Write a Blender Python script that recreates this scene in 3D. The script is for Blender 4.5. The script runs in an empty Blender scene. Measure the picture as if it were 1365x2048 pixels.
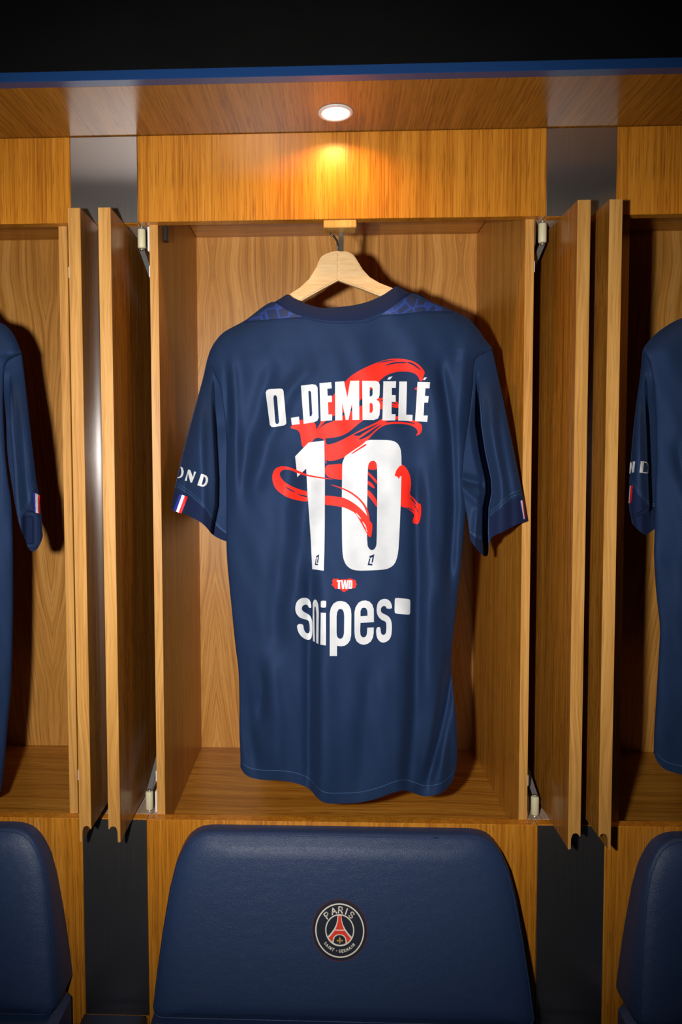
import bpy, bmesh, math, random
import numpy as np
from mathutils import Matrix, Vector
from mathutils.geometry import delaunay_2d_cdt

scene = bpy.context.scene
COL = scene.collection
random.seed(7)

# ------------------------------------------------------------------ camera
F, PPX, PPY = 1430.0, 594.48, 984.93
CAM = np.array([0.28403, -1.10236, 1.34629])
def _rot(p, y, r):
    p, y, r = np.radians([p, y, r])
    fw = np.array([np.sin(y)*np.cos(p), np.cos(y)*np.cos(p), np.sin(p)])
    rt = np.array([np.cos(y), -np.sin(y), 0.0]); up = np.cross(rt, fw)
    return np.array([rt*np.cos(r)+up*np.sin(r), rt*np.sin(r)-up*np.cos(r), fw])
RW = _rot(-2.81286, -2.01861, -0.19743)          # rows: right, down, forward
cd = bpy.data.cameras.new('camera')
cam = bpy.data.objects.new('camera', cd); COL.objects.link(cam)
cd.sensor_fit = 'VERTICAL'; cd.sensor_height = 36.0; cd.lens = F*36.0/2048.0
cd.shift_x = (682.5-PPX)/2048.0; cd.shift_y = (PPY-1024.0)/2048.0
cd.clip_start = 0.02
_m = Matrix.Identity(4)
for i in range(3):
    _m[i][0] = RW[0][i]; _m[i][1] = -RW[1][i]; _m[i][2] = -RW[2][i]; _m[i][3] = CAM[i]
cam.matrix_world = _m
scene.camera = cam

# ------------------------------------------------------------------ light
scene.view_settings.view_transform = 'Standard'
scene.view_settings.look = 'None'
scene.view_settings.gamma = 1.0
scene.view_settings.use_curve_mapping = False
scene.view_settings.exposure = 0.0
world = bpy.data.worlds.new('dark_room'); scene.world = world
world.use_nodes = True
world.node_tree.nodes['Background'].inputs[0].default_value = (0.9, 0.95, 1.0, 1)
world.node_tree.nodes['Background'].inputs[1].default_value = 0.004
# the camera's flash, beside the lens because the camera is turned upright
fl = bpy.data.lights.new('camera_flash', 'SPOT')
fl.energy = 73.0; fl.color = (1.0, 0.98, 0.95); fl.shadow_soft_size = 0.022
fl.spot_size = math.radians(95); fl.spot_blend = 1.0
flo = bpy.data.objects.new('camera_flash', fl); COL.objects.link(flo)
flo.location = (0.125, -1.10, 1.36)
flo.rotation_euler = (Vector((0.20, 0.0, 1.29))-Vector(flo.location)).to_track_quat('-Z', 'Y').to_euler()

# ------------------------------------------------------------------ pixel digitising helpers (photo frame 1365x2048 -> world)
def ray(px, py):
    return np.array([(px-PPX)/F, (py-PPY)/F, 1.0]) @ RW
def aty(px, py, Y):
    d = ray(px, py); return CAM+d*(Y-CAM[1])/d[1]
def aty_many(px, py, Y):
    d = np.stack([(px-PPX)/F, (py-PPY)/F, np.ones_like(px)], -1) @ RW
    return CAM+d*((Y-CAM[1])/d[..., 1])[..., None]

# ------------------------------------------------------------------ object helpers
def tag(o, label=None, cat=None, group=None, kind=None):
    if label: o['label'] = label
    if cat: o['category'] = cat
    if group: o['group'] = group
    if kind: o['kind'] = kind
    return o
def thing(name, loc, label, cat, group=None):
    o = bpy.data.objects.new(name, None); COL.objects.link(o)
    o.empty_display_size = 0.05
    o.location = loc
    return tag(o, label, cat, group)
def base_of(o):
    b = Vector((0, 0, 0))
    while o is not None:
        b += Vector(o.location); o = o.parent
    return b
def mesh_obj(name, verts, faces, mat, parent=None, smooth=False, uv=None):
    b = np.array(base_of(parent)) if parent else np.zeros(3)
    v = np.asarray(verts, float)-b
    me = bpy.data.meshes.new(name)
    me.from_pydata(v.tolist(), [], [list(map(int, f)) for f in faces])
    me.update()
    if uv is not None:
        l = me.uv_layers.new(name='UVMap')
        idx = np.zeros(len(me.loops), np.int32); me.loops.foreach_get('vertex_index', idx)
        l.data.foreach_set('uv', np.asarray(uv, float)[idx].astype(np.float32).ravel())
    me.materials.append(mat)
    if smooth:
        me.polygons.foreach_set('use_smooth', [True]*len(me.polygons))
    o = bpy.data.objects.new(name, me); COL.objects.link(o)
    if parent: o.parent = parent
    return o
def bm_obj(name, bm, mat, parent=None, smooth=False):
    b = base_of(parent) if parent else Vector((0, 0, 0))
    bmesh.ops.translate(bm, verts=bm.verts, vec=-b)
    bmesh.ops.recalc_face_normals(bm, faces=bm.faces)
    me = bpy.data.meshes.new(name); bm.to_mesh(me); bm.free()
    me.materials.append(mat)
    if smooth:
        me.polygons.foreach_set('use_smooth', [True]*len(me.polygons))
    o = bpy.data.objects.new(name, me); COL.objects.link(o)
    if parent: o.parent = parent
    return o
def box(name, x0, x1, y0, y1, z0, z1, mat, parent=None, bev=0.0008):
    bm = bmesh.new()
    bmesh.ops.create_cube(bm, size=1.0)
    for v in bm.verts:
        v.co = Vector((x0+(v.co.x+.5)*(x1-x0), y0+(v.co.y+.5)*(y1-y0), z0+(v.co.z+.5)*(z1-z0)))
    if bev:
        bmesh.ops.bevel(bm, geom=bm.edges[:], offset=bev, segments=1, affect='EDGES')
    return bm_obj(name, bm, mat, parent)
def extrude_y(name, pts, y0, y1, mat, parent=None, bev=0.0, smooth=False, bseg=1):
    """closed outline in (x, z) pushed along y"""
    bm = bmesh.new()
    a = [bm.verts.new((p[0], y0, p[1])) for p in pts]
    c = [bm.verts.new((p[0], y1, p[1])) for p in pts]
    n = len(pts)
    f0 = bm.faces.new(a[::-1]); f1 = bm.faces.new(c)
    for i in range(n):
        bm.faces.new((a[i], a[(i+1) % n], c[(i+1) % n], c[i]))
    bmesh.ops.recalc_face_normals(bm, faces=bm.faces)
    if bev:
        bmesh.ops.bevel(bm, geom=list(f0.edges)+list(f1.edges), offset=bev, segments=bseg, affect='EDGES')
    bmesh.ops.triangulate(bm, faces=[f for f in bm.faces if len(f.verts) > 4])
    return bm_obj(name, bm, mat, parent, smooth)
def tube(name, pts, r, mat, parent=None, seg=10, smooth=True):
    pts = [Vector(p) for p in pts]
    vs, fs = [], []
    for i, p in enumerate(pts):
        t = (pts[min(i+1, len(pts)-1)]-pts[max(i-1, 0)]).normalized()
        u = t.cross(Vector((0, 1, 0.01)))
        if u.length < 1e-3: u = t.cross(Vector((1, 0, 0)))
        u.normalize(); w = t.cross(u)
        for k in range(seg):
            a = 2*math.pi*k/seg
            vs.append(p+u*math.cos(a)*r+w*math.sin(a)*r)
    for i in range(len(pts)-1):
        for k in range(seg):
            fs.append((i*seg+k, i*seg+(k+1) % seg, (i+1)*seg+(k+1) % seg, (i+1)*seg+k))
    fs.append(tuple(range(seg))[::-1]); fs.append(tuple(range((len(pts)-1)*seg, len(pts)*seg)))
    return mesh_obj(name, [tuple(v) for v in vs], fs, mat, parent, smooth)
def lathe(name, prof, centre, mat, parent=None, seg=40, smooth=True):
    """prof (r, z) turned round the vertical axis at centre"""
    vs, fs = [], []
    for r, z in prof:
        for k in range(seg):
            a = 2*math.pi*k/seg
            vs.append((centre[0]+r*math.cos(a), centre[1]+r*math.sin(a), centre[2]+z))
    for i in range(len(prof)-1):
        for k in range(seg):
            fs.append((i*seg+k, i*seg+(k+1) % seg, (i+1)*seg+(k+1) % seg, (i+1)*seg+k))
    fs.append(tuple(range(seg))[::-1]); fs.append(tuple(range((len(prof)-1)*seg, len(prof)*seg)))
    return mesh_obj(name, vs, fs, mat, parent, smooth)
def copy_tree(o, parent=None):
    c = o.copy(); COL.objects.link(c)
    if parent is not None: c.parent = parent
    for ch in o.children: copy_tree(ch, c)
    return c

# ------------------------------------------------------------------ materials
def new_mat(name):
    m = bpy.data.materials.new(name); m.use_nodes = True
    nt = m.node_tree
    return m, nt, nt.nodes['Principled BSDF']
def plain(name, col, rough=0.5, metal=0.0, spec=0.5, coat=0.0):
    m, nt, b = new_mat(name)
    b.inputs['Base Color'].default_value = (*col, 1)
    b.inputs['Roughness'].default_value = rough
    b.inputs['Metallic'].default_value = metal
    b.inputs['Specular IOR Level'].default_value = spec
    if coat: b.inputs['Coat Weight'].default_value = coat; b.inputs['Coat Roughness'].default_value = 0.08
    return m
def N(nt, t, **kw):
    n = nt.nodes.new(t)
    for k, v in kw.items():
        if k.startswith('i_'): n.inputs[k[2:].replace('_', ' ')].default_value = v
        else: setattr(n, k, v)
    return n
def math_n(nt, op, a, b=None, c=None):
    n = nt.nodes.new('ShaderNodeMath'); n.operation = op
    for i, v in enumerate((a, b, c)):
        if v is None: continue
        if isinstance(v, (int, float)): n.inputs[i].default_value = v
        else: nt.links.new(v, n.inputs[i])
    return n.outputs[0]
def wood(name, axis, cols, rough=0.32, slant=0.0, book=0.0, pore=1.0, sat=1.0, scale=1.0, wob=0.006):
    """oak veneer; axis = grain direction 0/1/2; cols dark, mid, light"""
    m, nt, b = new_mat(name); L = nt.links.new
    tc = N(nt, 'ShaderNodeTexCoord')
    sp = N(nt, 'ShaderNodeSeparateXYZ'); L(tc.outputs['Object'], sp.inputs[0])
    o = [sp.outputs[i] for i in range(3)]
    g = o[axis]; c1, c2 = [o[i] for i in range(3) if i != axis]
    if book:
        c1 = math_n(nt, 'PINGPONG', math_n(nt, 'ADD', c1, 10.0), book)
    if slant:
        c1 = math_n(nt, 'ADD', c1, math_n(nt, 'MULTIPLY', g, slant))
    # gentle wander of the grain
    wn = N(nt, 'ShaderNodeTexNoise', i_Scale=2.2, i_Detail=2.0)
    cw = N(nt, 'ShaderNodeCombineXYZ'); L(c1, cw.inputs[0]); L(c2, cw.inputs[1]); L(g, cw.inputs[2])
    L(cw.outputs[0], wn.inputs['Vector'])
    off = math_n(nt, 'MULTIPLY', math_n(nt, 'SUBTRACT', wn.outputs[0], 0.5), wob*10)
    c1w = math_n(nt, 'ADD', c1, off)
    def streak(sc, along, det, rgh=0.6):
        cv = N(nt, 'ShaderNodeCombineXYZ')
        L(math_n(nt, 'MULTIPLY', c1w, sc*scale), cv.inputs[0])
        L(math_n(nt, 'MULTIPLY', c2, sc*scale), cv.inputs[1])
        L(math_n(nt, 'MULTIPLY', g, along), cv.inputs[2])
        t = N(nt, 'ShaderNodeTexNoise', i_Scale=1.0, i_Detail=det, i_Roughness=rgh)
        L(cv.outputs[0], t.inputs['Vector']); return t.outputs[0]
    n1 = streak(34, 1.0, 3.0); n2 = streak(230, 3.0, 4.0, 0.7); n3 = streak(420, 16.0, 2.0)
    mix = math_n(nt, 'ADD', math_n(nt, 'MULTIPLY', n1, 0.40), math_n(nt, 'MULTIPLY', n2, 0.60))
    r = N(nt, 'ShaderNodeValToRGB'); L(mix, r.inputs[0])
    e = r.color_ramp.elements
    e[0].position = 0.40; e[0].color = (*cols[0], 1)
    e[1].position = 0.60; e[1].color = (*cols[2], 1)
    k = e.new(0.5); k.color = (*cols[1], 1)
    pr = N(nt, 'ShaderNodeMapRange', i_From_Min=0.54, i_From_Max=0.66, i_To_Min=0.0, i_To_Max=0.6*pore)
    L(n3, pr.inputs[0])
    mx = N(nt, 'ShaderNodeMix', data_type='RGBA'); L(pr.outputs[0], mx.inputs[0])
    L(r.outputs[0], mx.inputs[6]); mx.inputs[7].default_value = (cols[0][0]*.55, cols[0][1]*.5, cols[0][2]*.45, 1)
    L(mx.outputs[2], b.inputs['Base Color'])
    b.inputs['Roughness'].default_value = rough
    bp = N(nt, 'ShaderNodeBump', i_Strength=0.12, i_Distance=0.0006)
    L(n2, bp.inputs['Height']); L(bp.outputs[0], b.inputs['Normal'])
    return m
OAK = ((0.33, 0.118, 0.010), (0.47, 0.188, 0.020), (0.56, 0.245, 0.034))
FASC = ((0.37, 0.120, 0.008), (0.53, 0.192, 0.014), (0.61, 0.245, 0.026))
PALE = ((0.43, 0.190, 0.038), (0.55, 0.265, 0.060), (0.63, 0.325, 0.090))
BACK = ((0.37, 0.145, 0.018), (0.52, 0.225, 0.038), (0.61, 0.290, 0.064))
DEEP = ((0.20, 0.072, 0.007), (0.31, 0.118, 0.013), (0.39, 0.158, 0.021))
M = {}
M['oak_v'] = wood('oak_vertical_grain', 2, FASC, scale=1.35, wob=0.0008)
M['oak_edge'] = wood('oak_door_edge', 2, PALE, rough=0.4, pore=0.5)
M['oak_back'] = wood('oak_back_veneer', 2, BACK, rough=0.42, slant=0.11, book=0.125, pore=0.6, scale=1.0, wob=0.014)
M['oak_side'] = wood('oak_side_veneer', 2, OAK, rough=0.36, scale=1.3)
M['oak_floor'] = wood('oak_shelf_veneer', 0, OAK, rough=0.34)
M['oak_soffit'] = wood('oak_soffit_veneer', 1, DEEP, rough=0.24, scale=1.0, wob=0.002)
M['oak_door'] = wood('oak_door_veneer', 2, DEEP, rough=0.26, scale=1.2)
M['raw_wood'] = wood('raw_pine', 1, ((0.33, 0.22, 0.15), (0.45, 0.32, 0.23), (0.55, 0.42, 0.32)), rough=0.7, scale=0.8)
M['hanger'] = wood('beech', 0, ((0.60, 0.37, 0.16), (0.69, 0.44, 0.20), (0.74, 0.50, 0.25)), rough=0.4, pore=0.2, slant=0.15, scale=1.4)
def steel_mat(name, col):
    """brushed sheet: a tight reflection over a broad brushed sheen"""
    m, nt, b = new_mat(name); L = nt.links.new
    tc = N(nt, 'ShaderNodeTexCoord'); mp = N(nt, 'ShaderNodeMapping'); mp.inputs['Scale'].default_value = (900, 900, 8)
    L(tc.outputs['Object'], mp.inputs[0])
    t = N(nt, 'ShaderNodeTexNoise', i_Scale=1.0, i_Detail=3.0); L(mp.outputs[0], t.inputs['Vector'])
    bp = N(nt, 'ShaderNodeBump', i_Strength=0.06, i_Distance=0.0003); L(t.outputs[0], bp.inputs['Height'])
    b2 = N(nt, 'ShaderNodeBsdfPrincipled')
    tg = N(nt, 'ShaderNodeCombineXYZ'); tg.inputs[0].default_value = 1.0     # brushed upright, so it spreads light sideways
    for q, r0, an in ((b, 0.36, 0.88), (b2, 0.46, 0.0)):
        mr = N(nt, 'ShaderNodeMapRange', i_To_Min=r0*0.88, i_To_Max=r0*1.12); L(t.outputs[0], mr.inputs[0])
        L(mr.outputs[0], q.inputs['Roughness'])
        q.inputs['Base Color'].default_value = (*col, 1); q.inputs['Metallic'].default_value = 1.0
        q.inputs['Anisotropic'].default_value = an
        if an: L(tg.outputs[0], q.inputs['Tangent'])
        L(bp.outputs[0], q.inputs['Normal'])
    mx = N(nt, 'ShaderNodeMixShader'); mx.inputs[0].default_value = 0.24
    L(b.outputs[0], mx.inputs[1]); L(b2.outputs[0], mx.inputs[2])
    L(mx.outputs[0], nt.nodes['Material Output'].inputs['Surface'])
    return m
M['steel'] = steel_mat('brushed_steel', (0.62, 0.59, 0.57))
M['zinc'] = plain('zinc_plated_steel', (0.7, 0.7, 0.68), 0.25, 1.0)
M['galvanised'] = plain('galvanised_steel', (0.20, 0.20, 0.19), 0.38, 0.3)
M['white_metal'] = plain('white_painted_metal', (0.75, 0.76, 0.76), 0.35)
M['nylon'] = plain('nylon_roller', (0.62, 0.57, 0.36), 0.45)
M['blue_trim'] = plain('blue_lacquer', (0.012, 0.05, 0.17), 0.3)
M['black_panel'] = None
def black_panel():
    m, nt, b = new_mat('matt_black_panel'); L = nt.links.new
    tc = N(nt, 'ShaderNodeTexCoord'); t = N(nt, 'ShaderNodeTexNoise', i_Scale=14.0, i_Detail=6.0)
    L(tc.outputs['Object'], t.inputs['Vector'])
    r = N(nt, 'ShaderNodeValToRGB'); L(t.outputs[0], r.inputs[0])
    r.color_ramp.elements[0].color = (0.0025, 0.0025, 0.0025, 1); r.color_ramp.elements[1].color = (0.005, 0.005, 0.005, 1)
    L(r.outputs[0], b.inputs['Base Color']); b.inputs['Roughness'].default_value = 0.7
    b.inputs['Specular IOR Level'].default_value = 0.08
    return m
M['black_panel'] = black_panel()
M['black_plastic'] = plain('black_plastic', (0.01, 0.01, 0.01), 0.4)
M['dark_iron'] = plain('dark_iron', (0.10, 0.085, 0.07), 0.4, 0.8)
M['lamp_ring'] = plain('white_lamp_ring', (0.72, 0.68, 0.64), 0.35)
def emit(name, col, s):
    m, nt, b = new_mat(name)
    b.inputs['Base Color'].default_value = (0.8, 0.8, 0.8, 1)
    b.inputs['Emission Color'].default_value = (*col, 1); b.inputs['Emission Strength'].default_value = s
    return m
M['lamp_lens'] = emit('lit_lamp_lens', (1.0, 0.86, 0.62), 6.0)
M['carpet'] = plain('dark_carpet', (0.01, 0.012, 0.02), 0.95, spec=0.1)
M['plaster'] = plain('grey_plaster', (0.10, 0.10, 0.10), 0.9)
def leather():
    m, nt, b = new_mat('navy_leather'); L = nt.links.new
    tc = N(nt, 'ShaderNodeTexCoord')
    mp = N(nt, 'ShaderNodeMapping'); mp.inputs['Scale'].default_value = (0.8, 1.0, 1.25); L(tc.outputs['Object'], mp.inputs[0])
    wn = N(nt, 'ShaderNodeTexNoise', i_Scale=60.0, i_Detail=2.0); L(mp.outputs[0], wn.inputs['Vector'])
    mixv = N(nt, 'ShaderNodeMix', data_type='VECTOR'); mixv.inputs[0].default_value = 0.012
    L(mp.outputs[0], mixv.inputs[4]); L(wn.outputs['Color'], mixv.inputs[5])
    v = N(nt, 'ShaderNodeTexVoronoi', feature='DISTANCE_TO_EDGE', i_Scale=400.0); L(mixv.outputs[1], v.inputs['Vector'])
    n2 = N(nt, 'ShaderNodeTexNoise', i_Scale=70.0, i_Detail=4.0); L(mp.outputs[0], n2.inputs['Vector'])
    h = math_n(nt, 'ADD', math_n(nt, 'MULTIPLY', math_n(nt, 'MINIMUM', v.outputs['Distance'], 0.22), 2.2), math_n(nt, 'MULTIPLY', n2.outputs[0], 0.45))
    bp = N(nt, 'ShaderNodeBump', i_Strength=0.42, i_Distance=0.0005); L(h, bp.inputs['Height']); L(bp.outputs[0], b.inputs['Normal'])
    b.inputs['Base Color'].default_value = (0.018, 0.038, 0.100, 1)
    b.inputs['Roughness'].default_value = 0.47
    b.inputs['Specular IOR Level'].default_value = 0.38
    return m
M['leather'] = leather()
def fabric(name, col, mesh_amt=1.0, rough=0.58, spec=0.25):
    """knit shirt cloth; fine diamond mesh from the cloth's own UV (1 unit = 1000 photo pixels of cloth)"""
    m, nt, b = new_mat(name); L = nt.links.new
    uv = N(nt, 'ShaderNodeUVMap'); sp = N(nt, 'ShaderNodeSeparateXYZ'); L(uv.outputs[0], sp.inputs[0])
    u, v = sp.outputs[0], sp.outputs[1]
    a = math_n(nt, 'SINE', math_n(nt, 'MULTIPLY', u, 2*math.pi*1000/7.2))
    c = math_n(nt, 'SINE', math_n(nt, 'MULTIPLY', v, 2*math.pi*1000/6.2))
    fade = N(nt, 'ShaderNodeMapRange', i_From_Min=0.95, i_From_Max=1.30, i_To_Min=1.0, i_To_Max=0.2); L(v, fade.inputs[0])
    pat = math_n(nt, 'MULTIPLY', math_n(nt, 'MULTIPLY', a, c), fade.outputs[0])      # open mesh on the upper back, plainer below
    # fine twill everywhere
    nz = N(nt, 'ShaderNodeTexNoise', i_Scale=420.0, i_Detail=2.0); L(uv.outputs[0], nz.inputs['Vector'])
    h = math_n(nt, 'ADD', math_n(nt, 'MULTIPLY', pat, 0.27*mesh_amt), math_n(nt, 'MULTIPLY', nz.outputs[0], 0.6))
    bp = N(nt, 'ShaderNodeBump', i_Strength=0.30, i_Distance=0.0006); L(h, bp.inputs['Height']); L(bp.outputs[0], b.inputs['Normal'])
    mr = N(nt, 'ShaderNodeMapRange', i_From_Min=-0.3, i_From_Max=0.9, i_To_Min=0.62, i_To_Max=1.35); L(h, mr.inputs[0])
    mx = N(nt, 'ShaderNodeMix', data_type='RGBA', blend_type='MULTIPLY'); mx.inputs[0].default_value = 1.0
    mx.inputs[6].default_value = (*col, 1); L(mr.outputs[0], mx.inputs[7])
    L(mx.outputs[2], b.inputs['Base Color'])
    b.inputs['Roughness'].default_value = rough; b.inputs['Specular IOR Level'].default_value = spec
    b.inputs['Specular Tint'].default_value = (0.30, 0.47, 1.0, 1)
    b.inputs['Sheen Weight'].default_value = 0.10; b.inputs['Sheen Tint'].default_value = (0.2, 0.35, 0.8, 1)
    b.inputs['Sheen Roughness'].default_value = 0.4
    return m
M['cloth'] = fabric('navy_mesh_knit', (0.0128, 0.0262, 0.066))
M['rib'] = fabric('navy_rib', (0.011, 0.017, 0.050), mesh_amt=0.15, rough=0.8, spec=0.2)
M['stitch'] = plain('blue_thread', (0.03, 0.085, 0.20), 0.7)
def yoke_mat():
    m, nt, b = new_mat('blue_patterned_knit'); L = nt.links.new
    uv = N(nt, 'ShaderNodeUVMap')
    v = N(nt, 'ShaderNodeTexVoronoi', feature='DISTANCE_TO_EDGE', i_Scale=45.0); L(uv.outputs[0], v.inputs['Vector'])
    r = N(nt, 'ShaderNodeValToRGB'); L(v.outputs[0], r.inputs[0])
    r.color_ramp.elements[0].position = 0.03; r.color_ramp.elements[0].color = (0.012, 0.045, 0.26, 1)
    r.color_ramp.elements[1].position = 0.12; r.color_ramp.elements[1].color = (0.010, 0.024, 0.085, 1)
    L(r.outputs[0], b.inputs['Base Color']); b.inputs['Roughness'].default_value = 0.6
    return m
M['yoke'] = yoke_mat()
def print_white():
    m, nt, b = new_mat('white_vinyl_print'); L = nt.links.new
    tc = N(nt, 'ShaderNodeTexCoord'); t = N(nt, 'ShaderNodeTexNoise', i_Scale=22.0, i_Detail=5.0); L(tc.outputs['Object'], t.inputs['Vector'])
    r = N(nt, 'ShaderNodeValToRGB'); L(t.outputs[0], r.inputs[0])
    r.color_ramp.elements[0].position = 0.35; r.color_ramp.elements[0].color = (0.57, 0.58, 0.60, 1)
    r.color_ramp.elements[1].position = 0.55; r.color_ramp.elements[1].color = (0.66, 0.67, 0.69, 1)
    L(r.outputs[0], b.inputs['Base Color']); b.inputs['Roughness'].default_value = 0.5
    return m
M['white'] = print_white()
M['red'] = plain('red_vinyl_print', (0.84, 0.026, 0.014), 0.5, spec=0.12)
M['navy_print'] = plain('navy_vinyl_print', (0.013, 0.028, 0.078), 0.7, spec=0.1)
M['tape_blue'] = plain('blue_ribbon', (0.02, 0.03, 0.33), 0.5)
M['tape_white'] = plain('white_ribbon', (0.78, 0.78, 0.78), 0.5)
M['tape_red'] = plain('red_ribbon', (0.72, 0.01, 0.02), 0.5)
M['crest_navy'] = plain('navy_embroidery', (0.006, 0.009, 0.024), 0.7)
M['crest_cream'] = plain('cream_embroidery', (0.84, 0.78, 0.64), 0.7)
M['crest_red'] = plain('red_embroidery', (0.85, 0.04, 0.02), 0.6)
M['crest_rim'] = plain('dark_red_thread', (0.16, 0.02, 0.02), 0.7)
M['crest_gold'] = plain('gold_embroidery', (0.70, 0.42, 0.06), 0.6)

# ------------------------------------------------------------------ dimensions
PITCH = 0.72
ZF, ZS, ZB, ZFL, ZCL = 1.7062, 1.8355, 0.7712, 0.740, 1.7912
REC, DEP, YD = 0.0162, 0.362, -0.074
XS0, WS = -0.100, 0.1034
BC = 0.3122                                    # bay centre

# ------------------------------------------------------------------ setting
tag(box('floor', -1.6, 2.3, -2.6, 0.6, -0.05, 0.0, M['carpet'], bev=0), kind='structure')
tag(box('wall_back', -1.6, 2.3, 0.395, 0.45, 0.0, 2.6, M['plaster'], bev=0), kind='structure')

# ------------------------------------------------------------------ canopy
can = thing('canopy', (BC, -0.07, ZS), 'long oak canopy over the lockers with blue edge and black front', 'canopy')
YS = -0.1435
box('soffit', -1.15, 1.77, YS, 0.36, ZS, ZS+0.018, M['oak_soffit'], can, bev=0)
box('edge_trim', -1.15, 1.77, YS-0.0165, YS, ZS, ZS+0.0125, M['blue_trim'], can, bev=0.0006)
box('front_board', -1.15, 1.77, YS-0.0145, YS, ZS+0.0127, ZS+0.34, M['black_panel'], can)
box('roof_board', -1.15, 1.77, YS+0.0002, 0.36, ZS+0.32, ZS+0.34, M['black_panel'], can)

# ------------------------------------------------------------------ locker
def make_locker(label):
    t = thing('locker', (BC, 0.18, 0.0), label, 'locker', 'oak lockers')
    xl0, xl1, xr0, xr1 = 0.0169, 0.0302, 0.5943, 0.6076
    box('side_panel', xl0, xl1, REC, DEP, ZFL, ZCL, M['oak_side'], t)
    box('side_panel', xr0, xr1, REC, DEP, ZFL, ZCL, M['oak_side'], t)
    for a, b_ in ((xl0, xl1), (xr0, xr1)):
        box('edge_band', a, b_, REC-0.0012, REC-0.0001, ZB+0.0005, ZF+0.03, M['oak_edge'], t, bev=0.0003)
    box('back_panel', xl0, xr1, DEP, DEP+0.016, 0.60, ZCL+0.02, M['oak_back'], t)
    box('top_panel', xl1, xr0, 0.019, DEP, ZCL, ZCL+0.018, M['oak_floor'], t)
    box('shelf', xl0, xr1, 0.019, DEP, ZFL-0.02, ZFL, M['oak_floor'], t)
    box('header_panel', XS0+WS+0.0004, XS0+PITCH-0.0004, 0.0, 0.018, ZF, ZS-0.0006, M['oak_v'], t, bev=0.0006)
    box('base_panel', XS0+WS+0.0004, XS0+PITCH-0.0004, 0.0, 0.018, 0.0, ZB, M['oak_v'], t, bev=0.0008)
    # hanging block with its strap
    blk = box('hanging_block', 0.2868, 0.3368, 0.0010, 0.030, ZF-0.0125, ZF-0.0002, M['oak_edge'], t, bev=0.0012)
    box('strap', 0.3102, 0.3178, 0.027, 0.029, 1.666, ZF-0.0125, M['dark_iron'], blk, bev=0.0004)
    box('door_catch', xl1, xl1+0.006, 0.055, 0.068, ZF-0.012, ZF+0.012, M['black_plastic'], t)
    # doors slid into the pockets on either side
    for side, x0 in ((-1, -0.0351), (1, 0.6413)):
        w = 0.0177
        # (distance from the inner face, z)
        prof = [(w, 1.7032), (w, 0.7942), (w-0.0018, 0.7942)]
        for k in range(9):
            a = math.pi*k/8
            prof.append((w-0.0018-0.0052*(1-math.cos(a)), 0.7942+0.0043*math.sin(a)))
        prof += [(0.0042, 0.790), (0.0040, 0.7752), (0.0030, 0.7743), (0.0008, 0.7743), (0.0, 0.7752), (0.0, 1.7032)]
        inner = x0+w if side < 0 else x0
        pts = [(inner-d if side < 0 else inner+d, z) for d, z in prof]
        d = extrude_y('door', pts, YD+0.0012, 0.27, M['oak_door'], t)
        extrude_y('door_edge', pts, YD, YD+0.00115, M['oak_edge'], d)
        px = 0.0012 if side < 0 else 0.6240        # roller axis
        pan = xl0 if side < 0 else xr1             # outer face of the side panel
        for top in (1, 0):
            zc = 1.690 if top else 0.788
            r0 = lathe('roller', [(0.0, -0.0146), (0.0056, -0.0146), (0.0063, -0.013), (0.0063, 0.013), (0.0056, 0.0146), (0.0, 0.0146)],
                       (px, 0.030, zc), M['nylon'], d, 20)
            lathe('roller_pin', [(0.0, -0.0185), (0.0032, -0.0185), (0.0034, -0.0165), (0.0016, -0.0160), (0.0016, 0.0160), (0.0034, 0.0165), (0.0030, 0.0185), (0.0, 0.0185)],
                  (px, 0.030, zc), M['zinc'], d, 14)
            s = -1 if top else 1
            zs = zc+s*0.0165
            pA, pB = Vector((px, 0.030, zs)), Vector(((px+pan)/2, 0.235, zs+s*0.11))
            wv = Vector((0, -s*0.47, 0.88))*0.0012
            hx = Vector((0.0040, 0, 0))
            vs = [p+q*wv+e*hx for p in (pA, pB) for q in (-1, 1) for e in (-1, 1)]
            mesh_obj('scissor_arm', [tuple(v) for v in vs], [(0, 1, 3, 2), (4, 6, 7, 5), (0, 2, 6, 4), (1, 5, 7, 3), (0, 4, 5, 1), (2, 3, 7, 6)], M['galvanised'], d)
            zz = (1.668, 1.7055) if top else (ZB+0.0015, ZB+0.036)
            if side < 0: bx = (pan-0.0042, pan-0.0004)
            else: bx = (pan+0.0004, pan+0.0030)
            box('track_plate', bx[0], bx[1], 0.020, 0.060, zz[0], zz[1], M['white_metal'] if side < 0 else M['zinc'], d, bev=0.0004)
            z2 = (1.628, 1.645) if top else (0.825, 0.842)
            box('stop_clip', pan-0.0022 if side < 0 else pan+0.0002, pan-0.0002 if side < 0 else pan+0.0022, 0.0182, 0.030, z2[0], z2[1], M['white_metal'], d, bev=0.0003)
    return t
locker = make_locker('open oak locker in the middle with the white lettered shirt inside')
for dx, lab in ((-PITCH, 'open oak locker cut off by the left edge of the photo'),
                (PITCH, 'open oak locker cut off by the right edge of the photo')):
    c = copy_tree(locker); c.location = (BC+dx, 0.18, 0.0); c['label'] = lab

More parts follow.
